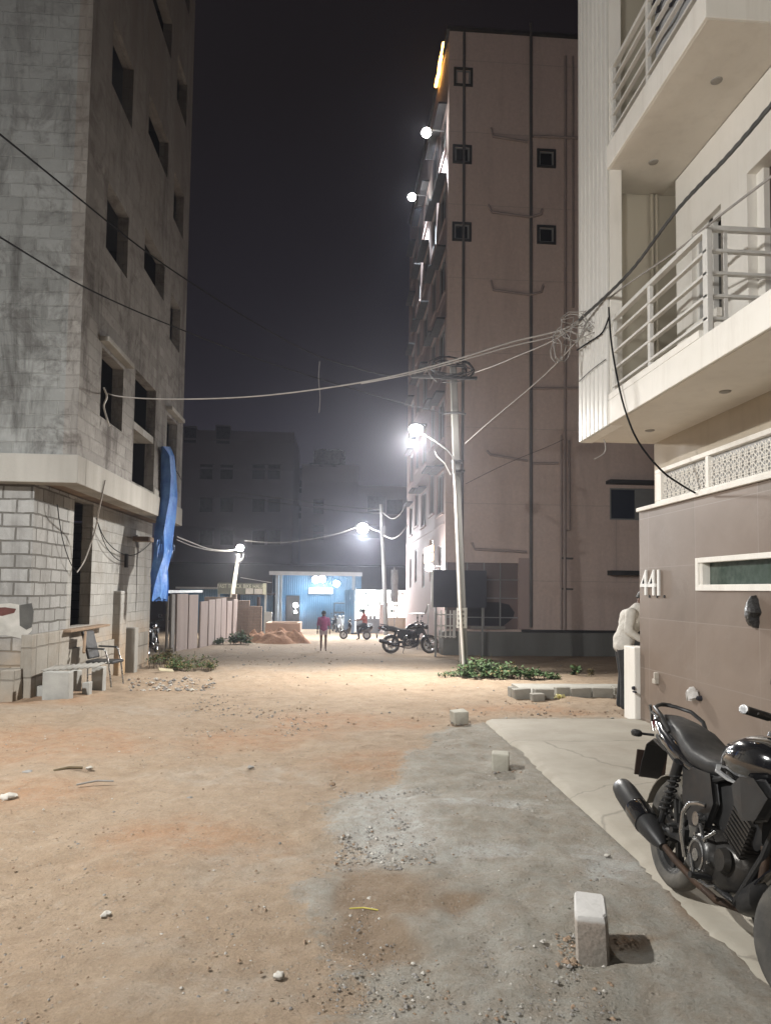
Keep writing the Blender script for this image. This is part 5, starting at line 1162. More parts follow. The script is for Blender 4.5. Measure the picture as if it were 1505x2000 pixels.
for i in range(nC): w.f.append([i*2, (i+1)*2, (i+1)*2+1, i*2+1]); w.m.append(0)
o = mk('corrugated_sheet', w, M_conc, smooth=True); sm = o.modifiers.new('thick', 'SOLIDIFY'); sm.thickness = .012; tag(o, 'pale corrugated cement sheet laid across the bench blocks', 'sheet')
w = MB(); p, q = onX(144, 1230, LX+.2), onX(212, 1230, LX+.2); w.box((LX-.1, p.y-.1, p.z-.04), (LX+.2, q.y+.1, p.z)); o = mk('plank', w, M_st2, bevel=.006); tag(o, 'wooden plank lying across the sill of the dark doorway', 'plank')
w = MB(); p, q = onX(167, 1234, LX+.22), onX(164, 1275, LX+.3); w.tube([p, q], .025, 6); mk('prop', w, M_st2, o, origin=ORG[o])

# ------------------------------------------------------------------ cables
def cable(label, pts, r, mm, name='cable', strands=1, group=None, sm=4, cat='cable'):
    """pts: (px, py, Y) survey points; drawn as a smooth curve through real space"""
    P = [onY(px, py, Y) if not isinstance(Y, str) else onX(px, py, float(Y[1:])) for px, py, Y in pts]
    out = []
    for i in range(len(P)-1):
        p0, p1, p2, p3 = P[max(i-1,0)], P[i], P[i+1], P[min(i+2, len(P)-1)]
        for k_ in range(sm):
            u = k_/sm; out.append(.5*((2*p1)+(p2-p0)*u+(2*p0-5*p1+4*p2-p3)*u*u+(3*p1-p0-3*p2+p3)*u**3))
    out.append(P[-1]); w = MB()
    if strands == 1: w.tube(out, r, 6)
    else:
        fine = []
        for i in range(len(out)-1):
            for k_ in range(4): fine.append(out[i].lerp(out[i+1], k_/4))
        fine.append(out[-1]); L = 0
        for s_ in range(strands):
            q = []; L = 0
            for i, p in enumerate(fine):
                if i: L += (p-fine[i-1]).length
                a_ = L*14+2*math.pi*s_/strands; q.append(p+Vector((0, math.cos(a_), math.sin(a_)))*r*1.1)
            w.tube(q, r, 5)
    o = mk(name, w, mm, smooth=True); tag(o, label, cat, group); return o
cable('thick twisted service cable sweeping down past the balcony railing to the knot', [(1560,130,4.1),(1505,205,4.4),(1420,305,5.1),(1320,412,6.2),(1235,525,7.3),(1170,590,8.1),(1130,625,8.6)], .011, mat('weathered cable jacket', (.085,.083,.08), (.05,.05,.05), 4, .7), 'twisted_cable', 3)
cable('thin pale cable running below the twisted one along the balcony', [(1560,300,4.3),(1505,345,4.6),(1400,425,5.6),(1320,490,6.4),(1190,582,8.0),(1135,655,8.8),(1060,735,10.5),(960,820,13.5),(908,866,15.7)], .010, M_cabl2)
cable('pale double cable from the knot across the street to the block building', [(1135,622,8.6),(1095,645,8.7),(1000,668,9.0),(905,698,9.3),(800,727,9.7),(705,747,10.1),(600,763,10.6),(500,774,11.0),(400,779,11.4),(300,779,11.8),(232,774,12.0),(205,766,12.15)], .011, M_cabl2)
cable('second strand of the pale cable across the street, just below the first', [(1130,632,8.6),(1085,656,8.7),(1000,676,9.0),(905,703,9.3),(800,731,9.7),(705,749.5,10.1)], .008, M_cabl2)
cable('short pale cable from the knot to the electricity pole head', [(1150,612,8.6),(1085,662,9.6),(1010,695,11.5),(965,714,13.2),(925,728,15.7)], .010, M_cabl2)
cable('dark upper overhead wire from the left corner to the pole head', [(-60,215,6.4),(0,262,6.8),(90,335,7.6),(170,400,8.4),(270,480,9.4),(370,550,10.5),(500,632,12.1),(620,695,13.7),(740,730,15.2),(806,735,15.7)], .010, M_cable)
cable('dark lower overhead wire from the left corner to the pole bracket', [(-60,430,6.4),(0,463,6.8),(80,512,7.6),(160,558,8.5),(260,605,9.6),(370,650,10.9),(500,700,12.4),(640,745,13.9),(760,780,15.1),(868,808,15.75)], .009, M_cable)
cable('loose drop cable hanging from the fin down to the lattice screen', [(1188,600,'X3.05'),(1192,660,'X3.05'),(1202,725,'X3.05'),(1218,795,'X3.06'),(1245,862,'X3.15'),(1290,918,'X3.4'),(1328,946,'X3.7'),(1357,963,'X3.86')], .010, M_cable)
cable('short bent wire hanging from the underside of the balcony slab', [(1178,858,8.35),(1182,872,8.35),(1178,886,8.35),(1160,897,8.35)], .007, M_cabl2)
cable('dark thin cable stapled across the fluted fin below the knot', [(1126,684,'X3.05'),(1150,668,'X3.07'),(1175,650,'X3.07'),(1188,620,'X3.07')], .010, M_cable)
cable('thin wire crossing the lower part of the fluted fin', [(1130,745,'X3.07'),(1155,722,'X3.07'),(1182,702,'X3.07')], .005, M_cable)
rnd = random.Random(6); w = MB(); c0 = onY(1110, 648, 8.6)
def loop(px, py, rx, ry, ph, n=14, r=.006, Y=8.6):
    pts = []
    for i in range(n+1):
        a_ = ph+2*math.pi*i/n*.97; pts.append(onY(px+rx*math.cos(a_)+rnd.uniform(-2,2), py+ry*math.sin(a_)+rnd.uniform(-2,2), Y+.06*math.sin(a_*2)))
    w.tube(pts, r, 5)
loop(1092,672,12,33,0); loop(1098,678,16,28,1.5); loop(1086,684,10,25,.5); loop(1118,640,24,26,.2); loop(1130,622,34,14,1); loop(1104,660,26,14,2); loop(1160,640,20,10,1); loop(1163,618,26,16,2.2); loop(1172,655,16,12,.3)
for _ in range(10):
    a_ = rnd.uniform(0,6.3); w.tube([onY(1120+rnd.uniform(-30,50), 635+rnd.uniform(-15,25), 8.5), onY(1140+rnd.uniform(-20,45), 640+rnd.uniform(-25,30), 8.4), onY(1150+rnd.uniform(-40,45), 640+rnd.uniform(-40,40), 8.4)], .005, 5)
o = mk('cable_knot', w, M_cabl2, smooth=True); tag(o, 'tangled knot of pale cable loops hanging beside the fluted fin', 'cable')
cable('white cable end twisted down the first floor window of the block building', [(203,757,12.1),(209,775,12.1),(203,792,12.1),(207,810,12.1),(214,832,12.1)], .016, M_rail)
cable('dark wire dropping from the slab edge across the dark doorway', [(206,938,'X-3.85'),(196,985,'X-3.9'),(186,1035,'X-4.2'),(168,1090,'X-4.4'),(151,1118,'X-4.5')], .012, M_cabl2)
cable('thin wire looping from the column to the doorway', [(112,985,'X-4.5'),(122,1050,'X-4.5'),(136,1095,'X-4.5'),(151,1120,'X-4.5')], .007, M_cable)
cable('wire sagging from the doorway along the ground storey wall', [(188,1012,'X-4.5'),(205,1052,'X-4.5'),(232,1078,'X-4.5'),(262,1084,'X-4.5'),(290,1065,'X-4.5'),(306,1042,'X-4.5')], .009, M_cable)
cable('lower sagging wire on the ground storey wall', [(192,1025,'X-4.5'),(208,1068,'X-4.5'),(230,1093,'X-4.5'),(244,1096,'X-4.5')], .008, M_cable)
cable('wire bracketed beside the tarpaulin on the building corner', [(336,910,'X-3.86'),(346,922,'X-3.86'),(355,938,'X-3.86')], .010, M_cable)
cable('bundle of pale far cables left of the leaning lamp', [(345,1048,30),(375,1060,33),(405,1071,36),(435,1075,39),(462,1074,41)], .03, M_cabl2)
cable('thin far cable just under the bundle at the left', [(345,1054,30),(380,1068,33),(420,1076,37),(455,1076,40.5)], .02, M_cabl2)
cable('long far cable sagging between the two far lamps', [(478,1056,41),(540,1060,41.3),(600,1054,41.5),(660,1042,41.7),(706,1026,42)], .02, M_cabl2)
cable('far cable rising from the low shed to the centre lamp pole', [(440,958,60),(560,975,54),(660,988,48),(742,995,42.2)], .03, M_cabl2)
cable('second long far cable just under the upper one', [(440,966,60),(560,984,54),(660,997,48),(742,1003,42.2)], .025, M_cabl2)
cable('curved cable from the centre lamp pole head up to the facade', [(746,1000,41.8),(765,1013,40),(782,1003,38),(796,975,36.5)], .028, M_cabl2)
cable('curved cable from the centre lamp pole down to the facade edge', [(748,1045,41.8),(765,1052,40),(780,1045,38),(796,1025,36.8)], .028, M_cabl2)
cable('wire sloping from the signboard pole to the blue shed roof', [(470,1128,42),(500,1133,43),(530,1138,44.5)], .02, M_cabl2)
cable('short frayed wire end dangling from the overhead wire in mid air', [(624,706,13.7),(622,740,13.7),(625,775,13.7),(623,806,13.7)], .007, M_cabl2)
cable('shadowy thin wire from the pole to the pink wall', [(909,945,15.85),(990,905,18),(1070,872,21.5),(1100,858,24.9)], .006, M_cable)

# ------------------------------------------------------------------ people
def skinmesh(name, V, E_, rad, mm, parent=None, vox=.014, root=0, origin=None, extra=None):
    """tapered limbs fused into one continuous surface (voxel remesh) and smoothed"""
    w = MB()
    def rr(i): r_ = rad[i]; return r_ if isinstance(r_, tuple) else (r_, r_)
    for a, b_ in E_:
        A_, B_ = V[a], V[b_]; d = (B_-A_); L_ = d.length
        if L_ < 1e-4: continue
        q = d.normalized(); side = q.cross(Vector((0,0,1)))
        torso = rr(a)[0] != rr(a)[1] and rr(b_)[0] != rr(b_)[1]
        lat = LAT[0]; sx_ = (lat - q*lat.dot(q)); sx_ = sx_.normalized() if sx_.length > .2 else (side.normalized() if side.length > .1 else Vector((1,0,0))); sy_ = q.cross(sx_)
        rg = []
        for u in (-.9, -.6, 0, .25, .5, .75, 1, 1.6, 1.9):
            t_ = min(max(u, 0), 1); ra = [x_*(1-t_)+y_*t_ for x_, y_ in zip(rr(a), rr(b_))]
            if not torso: m_ = min(rr(a)[0]*(1-t_)+rr(b_)[0]*t_, 9); ra = [rr(a)[0]*(1-t_)+rr(b_)[0]*t_, rr(a)[1]*(1-t_)+rr(b_)[1]*t_]
            off = 0; k_ = 1
            if u < 0: off = u*min(ra)*.95; k_ = math.sqrt(max(0, 1-u*u))
            if u > 1: off = (u-1)*min(ra)*.95; k_ = math.sqrt(max(0, 1-(u-1)**2))
            c = A_.lerp(B_, t_)+q*off
            rg.append([c+sx_*ra[0]*k_*math.cos(2*math.pi*i/16)+sy_*ra[1]*k_*math.sin(2*math.pi*i/16) for i in range(16)])
        w.loft(rg)
    if extra: w.add([Vector(v) for v in extra.v], extra.f)
    me = bpy.data.meshes.new('t'); me.from_pydata([tuple(v) for v in w.v], [], w.f); o = bpy.data.objects.new('t', me); COL.objects.link(o)
    rm = o.modifiers.new('r', 'REMESH'); rm.mode = 'VOXEL'; rm.voxel_size = vox; sm_ = o.modifiers.new('s', 'SMOOTH'); sm_.factor = .5; sm_.iterations = 4
    dg = bpy.context.evaluated_depsgraph_get(); m2 = bpy.data.meshes.new_from_object(o.evaluated_get(dg)); bpy.data.objects.remove(o)
    w = MB(); w.add([v.co.copy() for v in m2.vertices], [list(p.vertices) for p in m2.polygons])
    return mk(name, w, mm, parent, smooth=True, ang=180, origin=origin)
LAT = [Vector((0,1,0))]
M_skin = mat('brown skin', (.13,.070,.045), (.11,.060,.040), 8, .55, bump=.05); M_hair = mat('black hair', (.012,.011,.010), None, 20, .6, bump=.6, bscale=120, bdist=.004)
def person(label, J, clothes, scale=1, hair=True, lat=(0,1,0), face_dir=Vector((1,0,0))):
    """J: dict of joint positions (world). One continuous body, clothes and hair as children"""
    LAT[0] = Vector(lat); names = list(J); V = [Vector(J[n_]) for n_ in names]; ix = {n_: i for i, n_ in enumerate(names)}
    RD = dict(pelvis=(.14,.10), belly=(.13,.095), chest=(.16,.105), neck0=(.075,.07), neck=.05, head=(.075,.085), crown=(.07,.08), top=.035, chin=.045,
              sh_l=.055, el_l=.040, wr_l=.028, ha_l=.036, sh_r=.055, el_r=.040, wr_r=.028, ha_r=.036, hip_l=.09, kn_l=.055, an_l=.036, to_l=.032, hip_r=.09, kn_r=.055, an_r=.036, to_r=.032)
    Ed = [('pelvis','belly'),('belly','chest'),('chest','neck0'),('neck0','neck'),('neck','head'),('head','crown'),('chest','sh_l'),('sh_l','el_l'),('el_l','wr_l'),('wr_l','ha_l'),
          ('chest','sh_r'),('sh_r','el_r'),('el_r','wr_r'),('wr_r','ha_r'),('pelvis','hip_l'),('hip_l','kn_l'),('kn_l','an_l'),('an_l','to_l'),('pelvis','hip_r'),('hip_r','kn_r'),('kn_r','an_r'),('an_r','to_r')]
    Ed = [e_ for e_ in Ed if e_[0] in ix and e_[1] in ix]
    def R_(n_, k_=1): r_ = RD[n_]; return tuple(q*k_*scale for q in r_) if isinstance(r_, tuple) else (r_*k_*scale,)*2
    pel = Vector(J['pelvis']); base = Vector((pel.x, pel.y, min(v.z for v in V)-.02))
    body = skinmesh('person', V, [(ix[a], ix[b_]) for a, b_ in Ed], [R_(n_) for n_ in names], M_skin, origin=base); tag(body, label, 'person')
    # fingers, nose and ears
    fw = MB(); hd0, cr0 = Vector(J['head']), Vector(J['crown']); fd = face_dir.normalized(); mid = hd0.lerp(cr0, .25)
    fw.tube([mid+fd*.07*scale, mid+fd*.105*scale-Vector((0,0,.025*scale))], [.008*scale, .016*scale], 8)
    sd0 = fd.cross(Vector((0,0,1)))
    for s_ in (-1,1): fw.tube([mid+sd0*s_*.068*scale-Vector((0,0,.02*scale)), mid+sd0*s_*.086*scale, mid+sd0*s_*.078*scale+Vector((0,0,.03*scale))], [.008*scale,.013*scale,.010*scale], 8)
    for s_ in 'lr':
        if 'ha_'+s_ not in J: continue
        h = Vector(J['ha_'+s_]); d = (h-Vector(J['wr_'+s_])).normalized(); sd = d.cross(Vector((0,.3,1))).normalized()
        for k_, ln_ in enumerate((.062,.072,.068,.055)):
            o0 = h+d*.012*scale+sd*(k_-1.5)*.017*scale; fw.tube([o0, o0+d*ln_*.5*scale, o0+d*ln_*scale*.9+Vector((0,0,-.02*scale))], [.009*scale,.008*scale,.006*scale], 6)
        o0 = h-d*.02*scale+sd*.03*scale; fw.tube([o0, o0+(d*.5+sd)*.035*scale, o0+(d+sd*.8)*.05*scale], [.011*scale,.009*scale,.007*scale], 6)
    if fw.v:
        bm_ = body.data; vs = [v.co.copy() for v in bm_.vertices]; fs = [list(p.vertices) for p in bm_.polygons]; o_ = len(vs)
        vs += [v-base for v in fw.v]; fs += [[o_+i for i in f] for f in fw.f]
        nm = bpy.data.meshes.new('person'); nm.from_pydata([tuple(v) for v in vs], [], fs); nm.materials.append(M_skin)
        for p in nm.polygons: p.use_smooth = True
        body.data = nm
    for (nm_, parts, mm, k_, ends) in clothes:
        sel = [n_ for n_ in names if n_ in parts]; E2_ = [(sel.index(a), sel.index(b_)) for a, b_ in Ed if a in sel and b_ in sel]
        VV = [Vector(J[n_]) for n_ in sel]; rr = []
        for n_ in sel:
            q = R_(n_, k_); rr.append(tuple(x_+.012*scale for x_ in q))
        for n_, f in ends.items():   # shorten the sleeve / leg
            if n_ in sel:
                prev = [a for a, b_ in Ed if b_ == n_][0]; VV[sel.index(n_)] = Vector(J[prev]).lerp(Vector(J[n_]), f)
        skinmesh(nm_, VV, E2_, rr, mm, body, origin=base)
    if hair:
        c = Vector(J['crown']); hd = Vector(J['head']); ax = (c-hd).normalized(); w = MB(); q = ax.to_track_quat('Z','Y').to_matrix().to_4x4(); q.translation = c-ax*.01*scale
        w.lathe([(.108*scale*math.cos(a_), .112*scale*math.sin(a_)) for a_ in [R(-18)+i*(R(108))/7 for i in range(8)]], q, 18); mk('hair', w, M_hair, body, origin=base, smooth=True, ang=180)
    return body
def stand(x, y, h, face, step=0, armswing=.1, lean=0, gzv=None):
    """joint set of a standing / walking person; face = heading angle, front along +x local"""
    z0 = gz(y) if gzv is None else gzv; k_ = h/1.75; M_ = Matrix.Translation((x, y, z0)) @ Matrix.Rotation(face, 4, 'Z') @ Matrix.Scale(k_, 4)
    L = dict(pelvis=(0,0,.95), belly=(.0,0,1.10), chest=(.0+lean*.3,0,1.32), neck0=(lean*.45,0,1.47), neck=(lean*.5,0,1.52), head=(.02+lean*.6,0,1.60), crown=(.01+lean*.65,0,1.68),
             sh_l=(lean*.4,.19,1.42), el_l=(-.03+armswing*.3,.25,1.14), wr_l=(.04+armswing,.27,.90), ha_l=(.07+armswing,.27,.83), sh_r=(lean*.4,-.19,1.42), el_r=(-.03-armswing*.4,-.25,1.14), wr_r=(.0-armswing*.6,-.27,.90), ha_r=(.02-armswing*.6,-.27,.83),
             hip_l=(0,.09,.90), kn_l=(.04+step*.5,.10,.50), an_l=(-.01+step,.10,.08), to_l=(.13+step,.11,.03), hip_r=(0,-.09,.90), kn_r=(.04-step*.2,-.10,.50), an_r=(-.03-step,-.10,.09), to_r=(.11-step,-.11,.03))
    return {n_: M_ @ Vector(v) for n_, v in L.items()}, k_
TOR = ['pelvis','belly','chest','neck0','sh_l','el_l','sh_r','el_r']; TORL = TOR+['wr_l','wr_r']; LEG = ['pelvis','hip_l','kn_l','an_l','hip_r','kn_r','an_r']
# walker in the street
wz = gpt(631, 1271); J, k_ = stand(wz.x, wz.y, 76*wz.y/FPX, R(-87), .10, .12, gzv=wz.z)
person('barefoot person in loose magenta shirt and pale shorts walking in the middle of the street', J,
       [('shirt', TOR, mat('magenta cloth', (.30,.07,.17), (.22,.06,.14), 14, .85), 1.25, {}), ('shorts', ['pelvis','hip_l','kn_l','hip_r','kn_r'], mat('pale shorts cloth', (.42,.34,.36), (.36,.28,.30), 8, .85), 1.08, {'kn_l':.55,'kn_r':.55})], k_, True, (1,0,0), Vector((0,-1,0)))
# man leaning over the low gate pillar
mx, my = 3.98, 9.86
J = dict(pelvis=(mx+.06,my,.95), belly=(mx+.10,my,1.08), chest=(mx+.17,my-.03,1.27), neck0=(mx+.25,my-.04,1.42), neck=(mx+.29,my-.04,1.47), head=(mx+.33,my-.04,1.53), crown=(mx+.35,my-.04,1.60),
         sh_l=(mx+.30,my+.14,1.36), el_l=(mx+.46,my+.18,1.12), wr_l=(mx+.55,my-.02,1.00), ha_l=(mx+.6,my-.08,.985), sh_r=(mx+.10,my-.17,1.37), el_r=(mx+.03,my-.24,1.12), wr_r=(mx+.22,my-.26,1.0), ha_r=(mx+.3,my-.26,.985),
         hip_l=(mx+.08,my+.09,.90), kn_l=(mx+.10,my+.10,.50), an_l=(mx+.05,my+.12,.08), to_l=(mx+.16,my+.10,.03), hip_r=(mx+.04,my-.09,.90), kn_r=(mx+.05,my-.09,.50), an_r=(mx+.03,my-.08,.08), to_r=(mx+.14,my-.10,.03))
person('man in an untucked off-white shirt and dark trousers leaning on the white gate pillar', J,
       [('trousers', LEG, mat('dark trouser cloth', (.022,.024,.026), (.035,.036,.038), 8, .85), 1.12, {}), ('shirt', TORL+['hip_l','hip_r'], mat('off-white shirt cloth', (.56,.54,.50), (.48,.46,.42), 6, .85, bump=.9, bdist=.03, bscale=9), 1.22, {'hip_l':1.0,'hip_r':1.0,'wr_l':.9,'wr_r':.9})], 1)

# ------------------------------------------------------------------ motorcycles (x forward, y left, z up, rear axle over the origin)
M_tyre = mat('tyre rubber', (.045,.043,.04), (.11,.10,.085), 5, .85, bump=.5, bscale=60, bdist=.004); M_rim = mat('black alloy rim', (.03,.03,.03), (.045,.045,.045), 5, .4, metal=.4)
M_rimw = mat('bare alloy rim', (.50,.50,.50), (.4,.4,.4), 5, .35, metal=.6)
M_paint = mat('gloss black paint', (.006,.006,.007), (.009,.009,.010), 2, .12, bump=0, spec=.6, coat=1.0, rvar=.03); M_plas = mat('black moulded plastic', (.016,.016,.017), (.022,.022,.022), 5, .42, bump=.15, bscale=150, bdist=.001)
M_seat = mat('black seat vinyl', (.018,.018,.019), (.026,.026,.026), 5, .5, bump=.3, bscale=180, bdist=.001); M_eng = mat('dark engine castings', (.03,.03,.03), (.05,.045,.04), 7, .38, metal=.5, bump=.2)
M_steel = mat('polished steel', (.45,.45,.45), (.38,.38,.38), 6, .22, metal=.95, bump=.03); M_rust = mat('rusty exhaust pipe', (.055,.032,.02), (.035,.024,.018), 12, .7, metal=.3, bump=.4); M_silver = mat('silver decal', (.26,.265,.27), None, 5, .35)
M_redl = mat('red lens', (.12,.006,.006), None, 3, .15, bump=0); M_clear = mat('headlamp glass', (.35,.36,.37), None, 3, .08, bump=0); M_plate = mat('brown-black number plate', (.045,.025,.018), (.03,.02,.015), 5, .6)
def sell(x, cy, cz, hw, hh, n=18, p=2.6, tilt=0):
    out = []
    for i in range(n):
        a_ = 2*math.pi*i/n; c_, s_ = math.cos(a_), math.sin(a_)
        y = hw*math.copysign(abs(c_)**(2/p), c_); z = hh*math.copysign(abs(s_)**(2/p), s_); out.append(Vector((x+tilt*z, cy+y, cz+z)))
    return out
def cat_loft(secs, **k_): w = MB(); w.loft([sell(*s_, **k_) for s_ in secs]); return w
AX = Matrix.Rotation(R(-90), 4, 'X')
def motorcycle(label, loc, heading, lean, steer, rimm, group=None, bubble=False):
    root = thing('motorcycle', label, 'motorcycle', loc, group); root.rotation_euler = (Matrix.Rotation(heading, 3, 'Z') @ Matrix.Rotation(-lean, 3, 'X')).to_euler()
    ST = Matrix.Translation((1.02,0,.9)) @ Matrix.Rotation(R(-24), 4, 'Y') @ Matrix.Rotation(steer, 4, 'Z') @ Matrix.Rotation(R(24), 4, 'Y') @ Matrix.Translation((-1.02,0,-.9))
    def P(name, w, mm, par=root, S=False, smooth=True, bevel=0, ang=40):
        if S: w.xf(ST)
        return mk(name, w, mm, par, local=True, smooth=smooth, bevel=bevel, ang=ang)
    def wheel(name, cx_, hw, S):
        base = Matrix.Translation((cx_,0,.3)) @ AX
        w = MB(); pr = [(.218,-hw*.75),(.245,-hw),(.275,-hw*.95),(.298,-hw*.55),(.304,0),(.298,hw*.55),(.275,hw*.95),(.245,hw),(.218,hw*.75)]; w.lathe(pr, base, 56)
        W_ = P(name, w, M_tyre, S=S)
        w = MB(); w.lathe([(.22,-hw*.78),(.208,-hw*.7),(.200,0),(.208,hw*.7),(.22,hw*.78),(.19,hw*.5),(.185,0),(.19,-hw*.5)], base, 48, closed=True)
        w.lathe([(0,-.07),(.045,-.07),(.055,-.03),(.055,.03),(.045,.07),(0,.07)], base, 20)
        for k_ in range(6):
            a_ = k_*math.pi/3+.2; Mx = base @ Matrix.Rotation(a_, 4, 'Z')
            w.box((.04,-.020,-.018), (.20,.012,.018), 0, Mx)
            w.box((.11,.012,-.014), (.20,.030,.014), 0, Mx @ Matrix.Rotation(.16, 4, 'Z'))
        P('rim', w, rimm, W_, S)
        w = MB(); w.lathe([(.07,.062),(.118,.062),(.118,.067),(.07,.067)], base, 30, closed=True); P('brake_disc', w, M_steel, W_, S)
        return W_
    wheel('rear_wheel', 0, .058, False); wheel('front_wheel', 1.32, .046, True)
    # tread blocks are in the tyre mesh bump; swingarm, shocks
    w = MB(); 
    for s_ in (-1,1): w.tube([(-.04,s_*.085,.3),(.25,s_*.09,.34),(.5,s_*.07,.38)], .022, 8)
    w.box((-.05,-.1,.27),(.03,-.075,.33)); w.box((-.05,.075,.27),(.03,.1,.33)); P('swingarm', w, M_plas)
    for s_ in (-1,1):
        w = MB(); w.tube([(.03,s_*.125,.36),(.17,s_*.135,.70)], .018, 8); n_ = 60
        w.tube([(.055+.1*i/n_+.030*math.cos(i*.75), s_*.13+.030*math.sin(i*.75), .42+.24*i/n_) for i in range(n_+1)], .006, 5); w.lathe([(0,-.02),(.028,-.02),(.03,.08),(0,.08)], Matrix.Translation((.155,s_*.135,.66)) @ Matrix.Rotation(R(22),4,'Y'), 12)
        P('shock_absorber', w, M_plas)
    w = MB()
    for s_ in (-1,1): w.tube([(1.0,s_*.03,.88),(.7,s_*.09,.80),(.45,s_*.10,.70),(.1,s_*.11,.72),(-.22,s_*.09,.80)], .017, 8); w.tube([(1.02,s_*.03,.80),(.93,s_*.06,.5),(.8,s_*.09,.24),(.4,s_*.10,.24),(.42,s_*.10,.42),(.45,s_*.1,.7)], .017, 8)
    P('frame', w, M_plas)
    w = MB(); w.loft([sell(x_, 0, .62, .075, hh, n=12, p=4) for x_, hh in ((.22,.10),(.30,.13),(.60,.14),(.86,.13),(.92,.09))]); P('battery_box', w, M_plas)
    # engine
    w = MB(); rg = [sell(x_, 0, z_, hw, hh, n=16, p=3.2) for x_, z_, hw, hh in ((.38,.36,.06,.06),(.42,.37,.11,.11),(.55,.36,.135,.135),(.70,.36,.135,.13),(.80,.37,.10,.10),(.83,.38,.05,.05))]; w.loft(rg)
    w.lathe([(0,.05),(.075,.05),(.10,.035),(.115,0)], Matrix.Translation((.56,-.125,.36)) @ Matrix.Rotation(R(90),4,'X'), 24); w.lathe([(0,.05),(.085,.05),(.11,0)], Matrix.Translation((.60,.125,.36)) @ AX, 24)
    w.lathe([(0,.03),(.05,.03),(.06,0)], Matrix.Translation((.73,-.12,.40)) @ Matrix.Rotation(R(90),4,'X'), 18)
    En = P('engine', w, M_eng)
    w = MB(); MC = Matrix.Translation((.72,0,.45)) @ Matrix.Rotation(R(22),4,'Y')
    for k_ in range(9): w.box((-.085,-.10,.02+k_*.022),(.085,.10,.031+k_*.022),0,MC)
    w.box((-.065,-.08,0),(.065,.08,.24),0,MC); w.box((-.075,-.09,.22),(.075,.09,.28),0,MC); P('cylinder', w, M_eng, En, smooth=False)
    w = MB(); w.lathe([(.062,.052),(.07,.056),(.078,.052)], Matrix.Translation((.56,-.125,.36)) @ Matrix.Rotation(R(90),4,'X'), 24); w.lathe([(0,.056),(.03,.056),(.03,.05)], Matrix.Translation((.56,-.125,.36)) @ Matrix.Rotation(R(90),4,'X'), 16); 
    for k_ in range(6): a_ = k_*1.05; w.lathe([(0,.045),(.008,.045),(.008,.03)], Matrix.Translation((.56+.1*math.cos(a_),-.125,.36+.1*math.sin(a_))) @ Matrix.Rotation(R(90),4,'X'), 8)
    P('engine_badge', w, M_steel, En)
    w = MB(); w.tube([(.86,-.03,.60),(.93,-.05,.50),(.92,-.05,.34),(.82,-.06,.22),(.62,-.08,.175),(.42,-.10,.19),(.28,-.14,.235),(.18,-.17,.28)], .019, 10); P('exhaust_pipe', w, M_rust)
    w = MB(); a_, b_ = Vector((.20,-.175,.27)), Vector((-.42,-.20,.43)); q = (b_-a_).normalized().to_track_quat('Z','Y').to_matrix().to_4x4(); q.translation = a_
    L = (b_-a_).length; w.lathe([(.0,0),(.024,0),(.05,.09),(.066,.2),(.07,.4),(.069,L-.09),(.060,L-.02),(.045,L),(.038,L-.03),(0,L-.03)], q, 22); mu = P('muffler', w, M_plas)
    w = MB(); w.add([], []); 
    for k_ in range(14):
        pass
    w.lathe([(.0705,.22),(.0735,.235),(.0735,.36),(.0705,.375)], q, 22); P('heat_shield', w, M_paint, mu)
    # seat, tail, tank
    w = cat_loft([(.62,0,.80,.06,.03),(.58,0,.79,.10,.045),(.45,0,.775,.125,.05),(.28,0,.785,.135,.055),(.18,0,.815,.13,.06),(.08,0,.855,.12,.055),(-.10,0,.885,.105,.045),(-.24,0,.90,.08,.035),(-.30,0,.905,.04,.02)], p=3); P('seat', w, M_seat)
    w = cat_loft([(.40,0,.71,.11,.035),(.25,0,.735,.135,.05),(.05,0,.775,.14,.065),(-.15,0,.81,.115,.065),(-.32,0,.85,.075,.055),(-.42,0,.88,.045,.03)], p=2.6); ta = P('tail_fairing', w, M_paint)
    w = cat_loft([(-.36,0,.845,.06,.04),(-.41,0,.85,.055,.04),(-.435,0,.855,.035,.025)], p=3); P('tail_light', w, M_redl, ta)
    w = MB()
    for s_ in (-1,1): w.tube([(-.02,s_*.115,.86),(-.12,s_*.125,.93),(-.26,s_*.115,.965),(-.34,s_*.05,.975),(-.36,0,.977)], .012, 8)
    w.tube([(-.36,.03,.977),(-.37,0,.977),(-.36,-.03,.977)], .013, 8); P('grab_rail', w, M_plas)
    w = MB(); w.tube([(-.30,-.07,.90),(-.34,-.1,.93),(-.33,-.115,.965)], .011, 8); w.tube([(-.39,-.05,.80),(-.41,-.06,.86),(-.38,-.08,.92)], .010, 8); P('grab_rail_end', w, M_steel)
    w = MB(); w.loft([[Vector((x_+.005*0, y_, z_)) for y_ in (-.08*k2, -.05*k2, 0, .05*k2, .08*k2)] + [Vector((x_-.012, y_, z_-.012)) for y_ in (.08*k2, .05*k2, 0, -.05*k2, -.08*k2)] for x_, z_, k2 in ((-.12,.74,1),(-.30,.77,1),(-.40,.72,.95),(-.45,.60,.9),(-.475,.50,.85))]); P('rear_mudguard', w, M_plas)
    w = MB(); w.box((-.49,-.10,.50),(-.478,.10,.66),0,Matrix.Rotation(0,4,'Y')); P('number_plate', w, M_plate, smooth=False, bevel=.003)
    arc = MB(); rg = []
    for i in range(12):
        a_ = R(35)+R(130)*i/11; r0, r1 = .325, .333; rg.append([Vector((r0*math.cos(a_), y_, .3+r0*math.sin(a_)-abs(y_)*.25)) for y_ in (-.07,-.035,0,.035,.07)] + [Vector((r1*math.cos(a_), y_, .3+r1*math.sin(a_)-abs(y_)*.25)) for y_ in (.07,.035,0,-.035,-.07)])
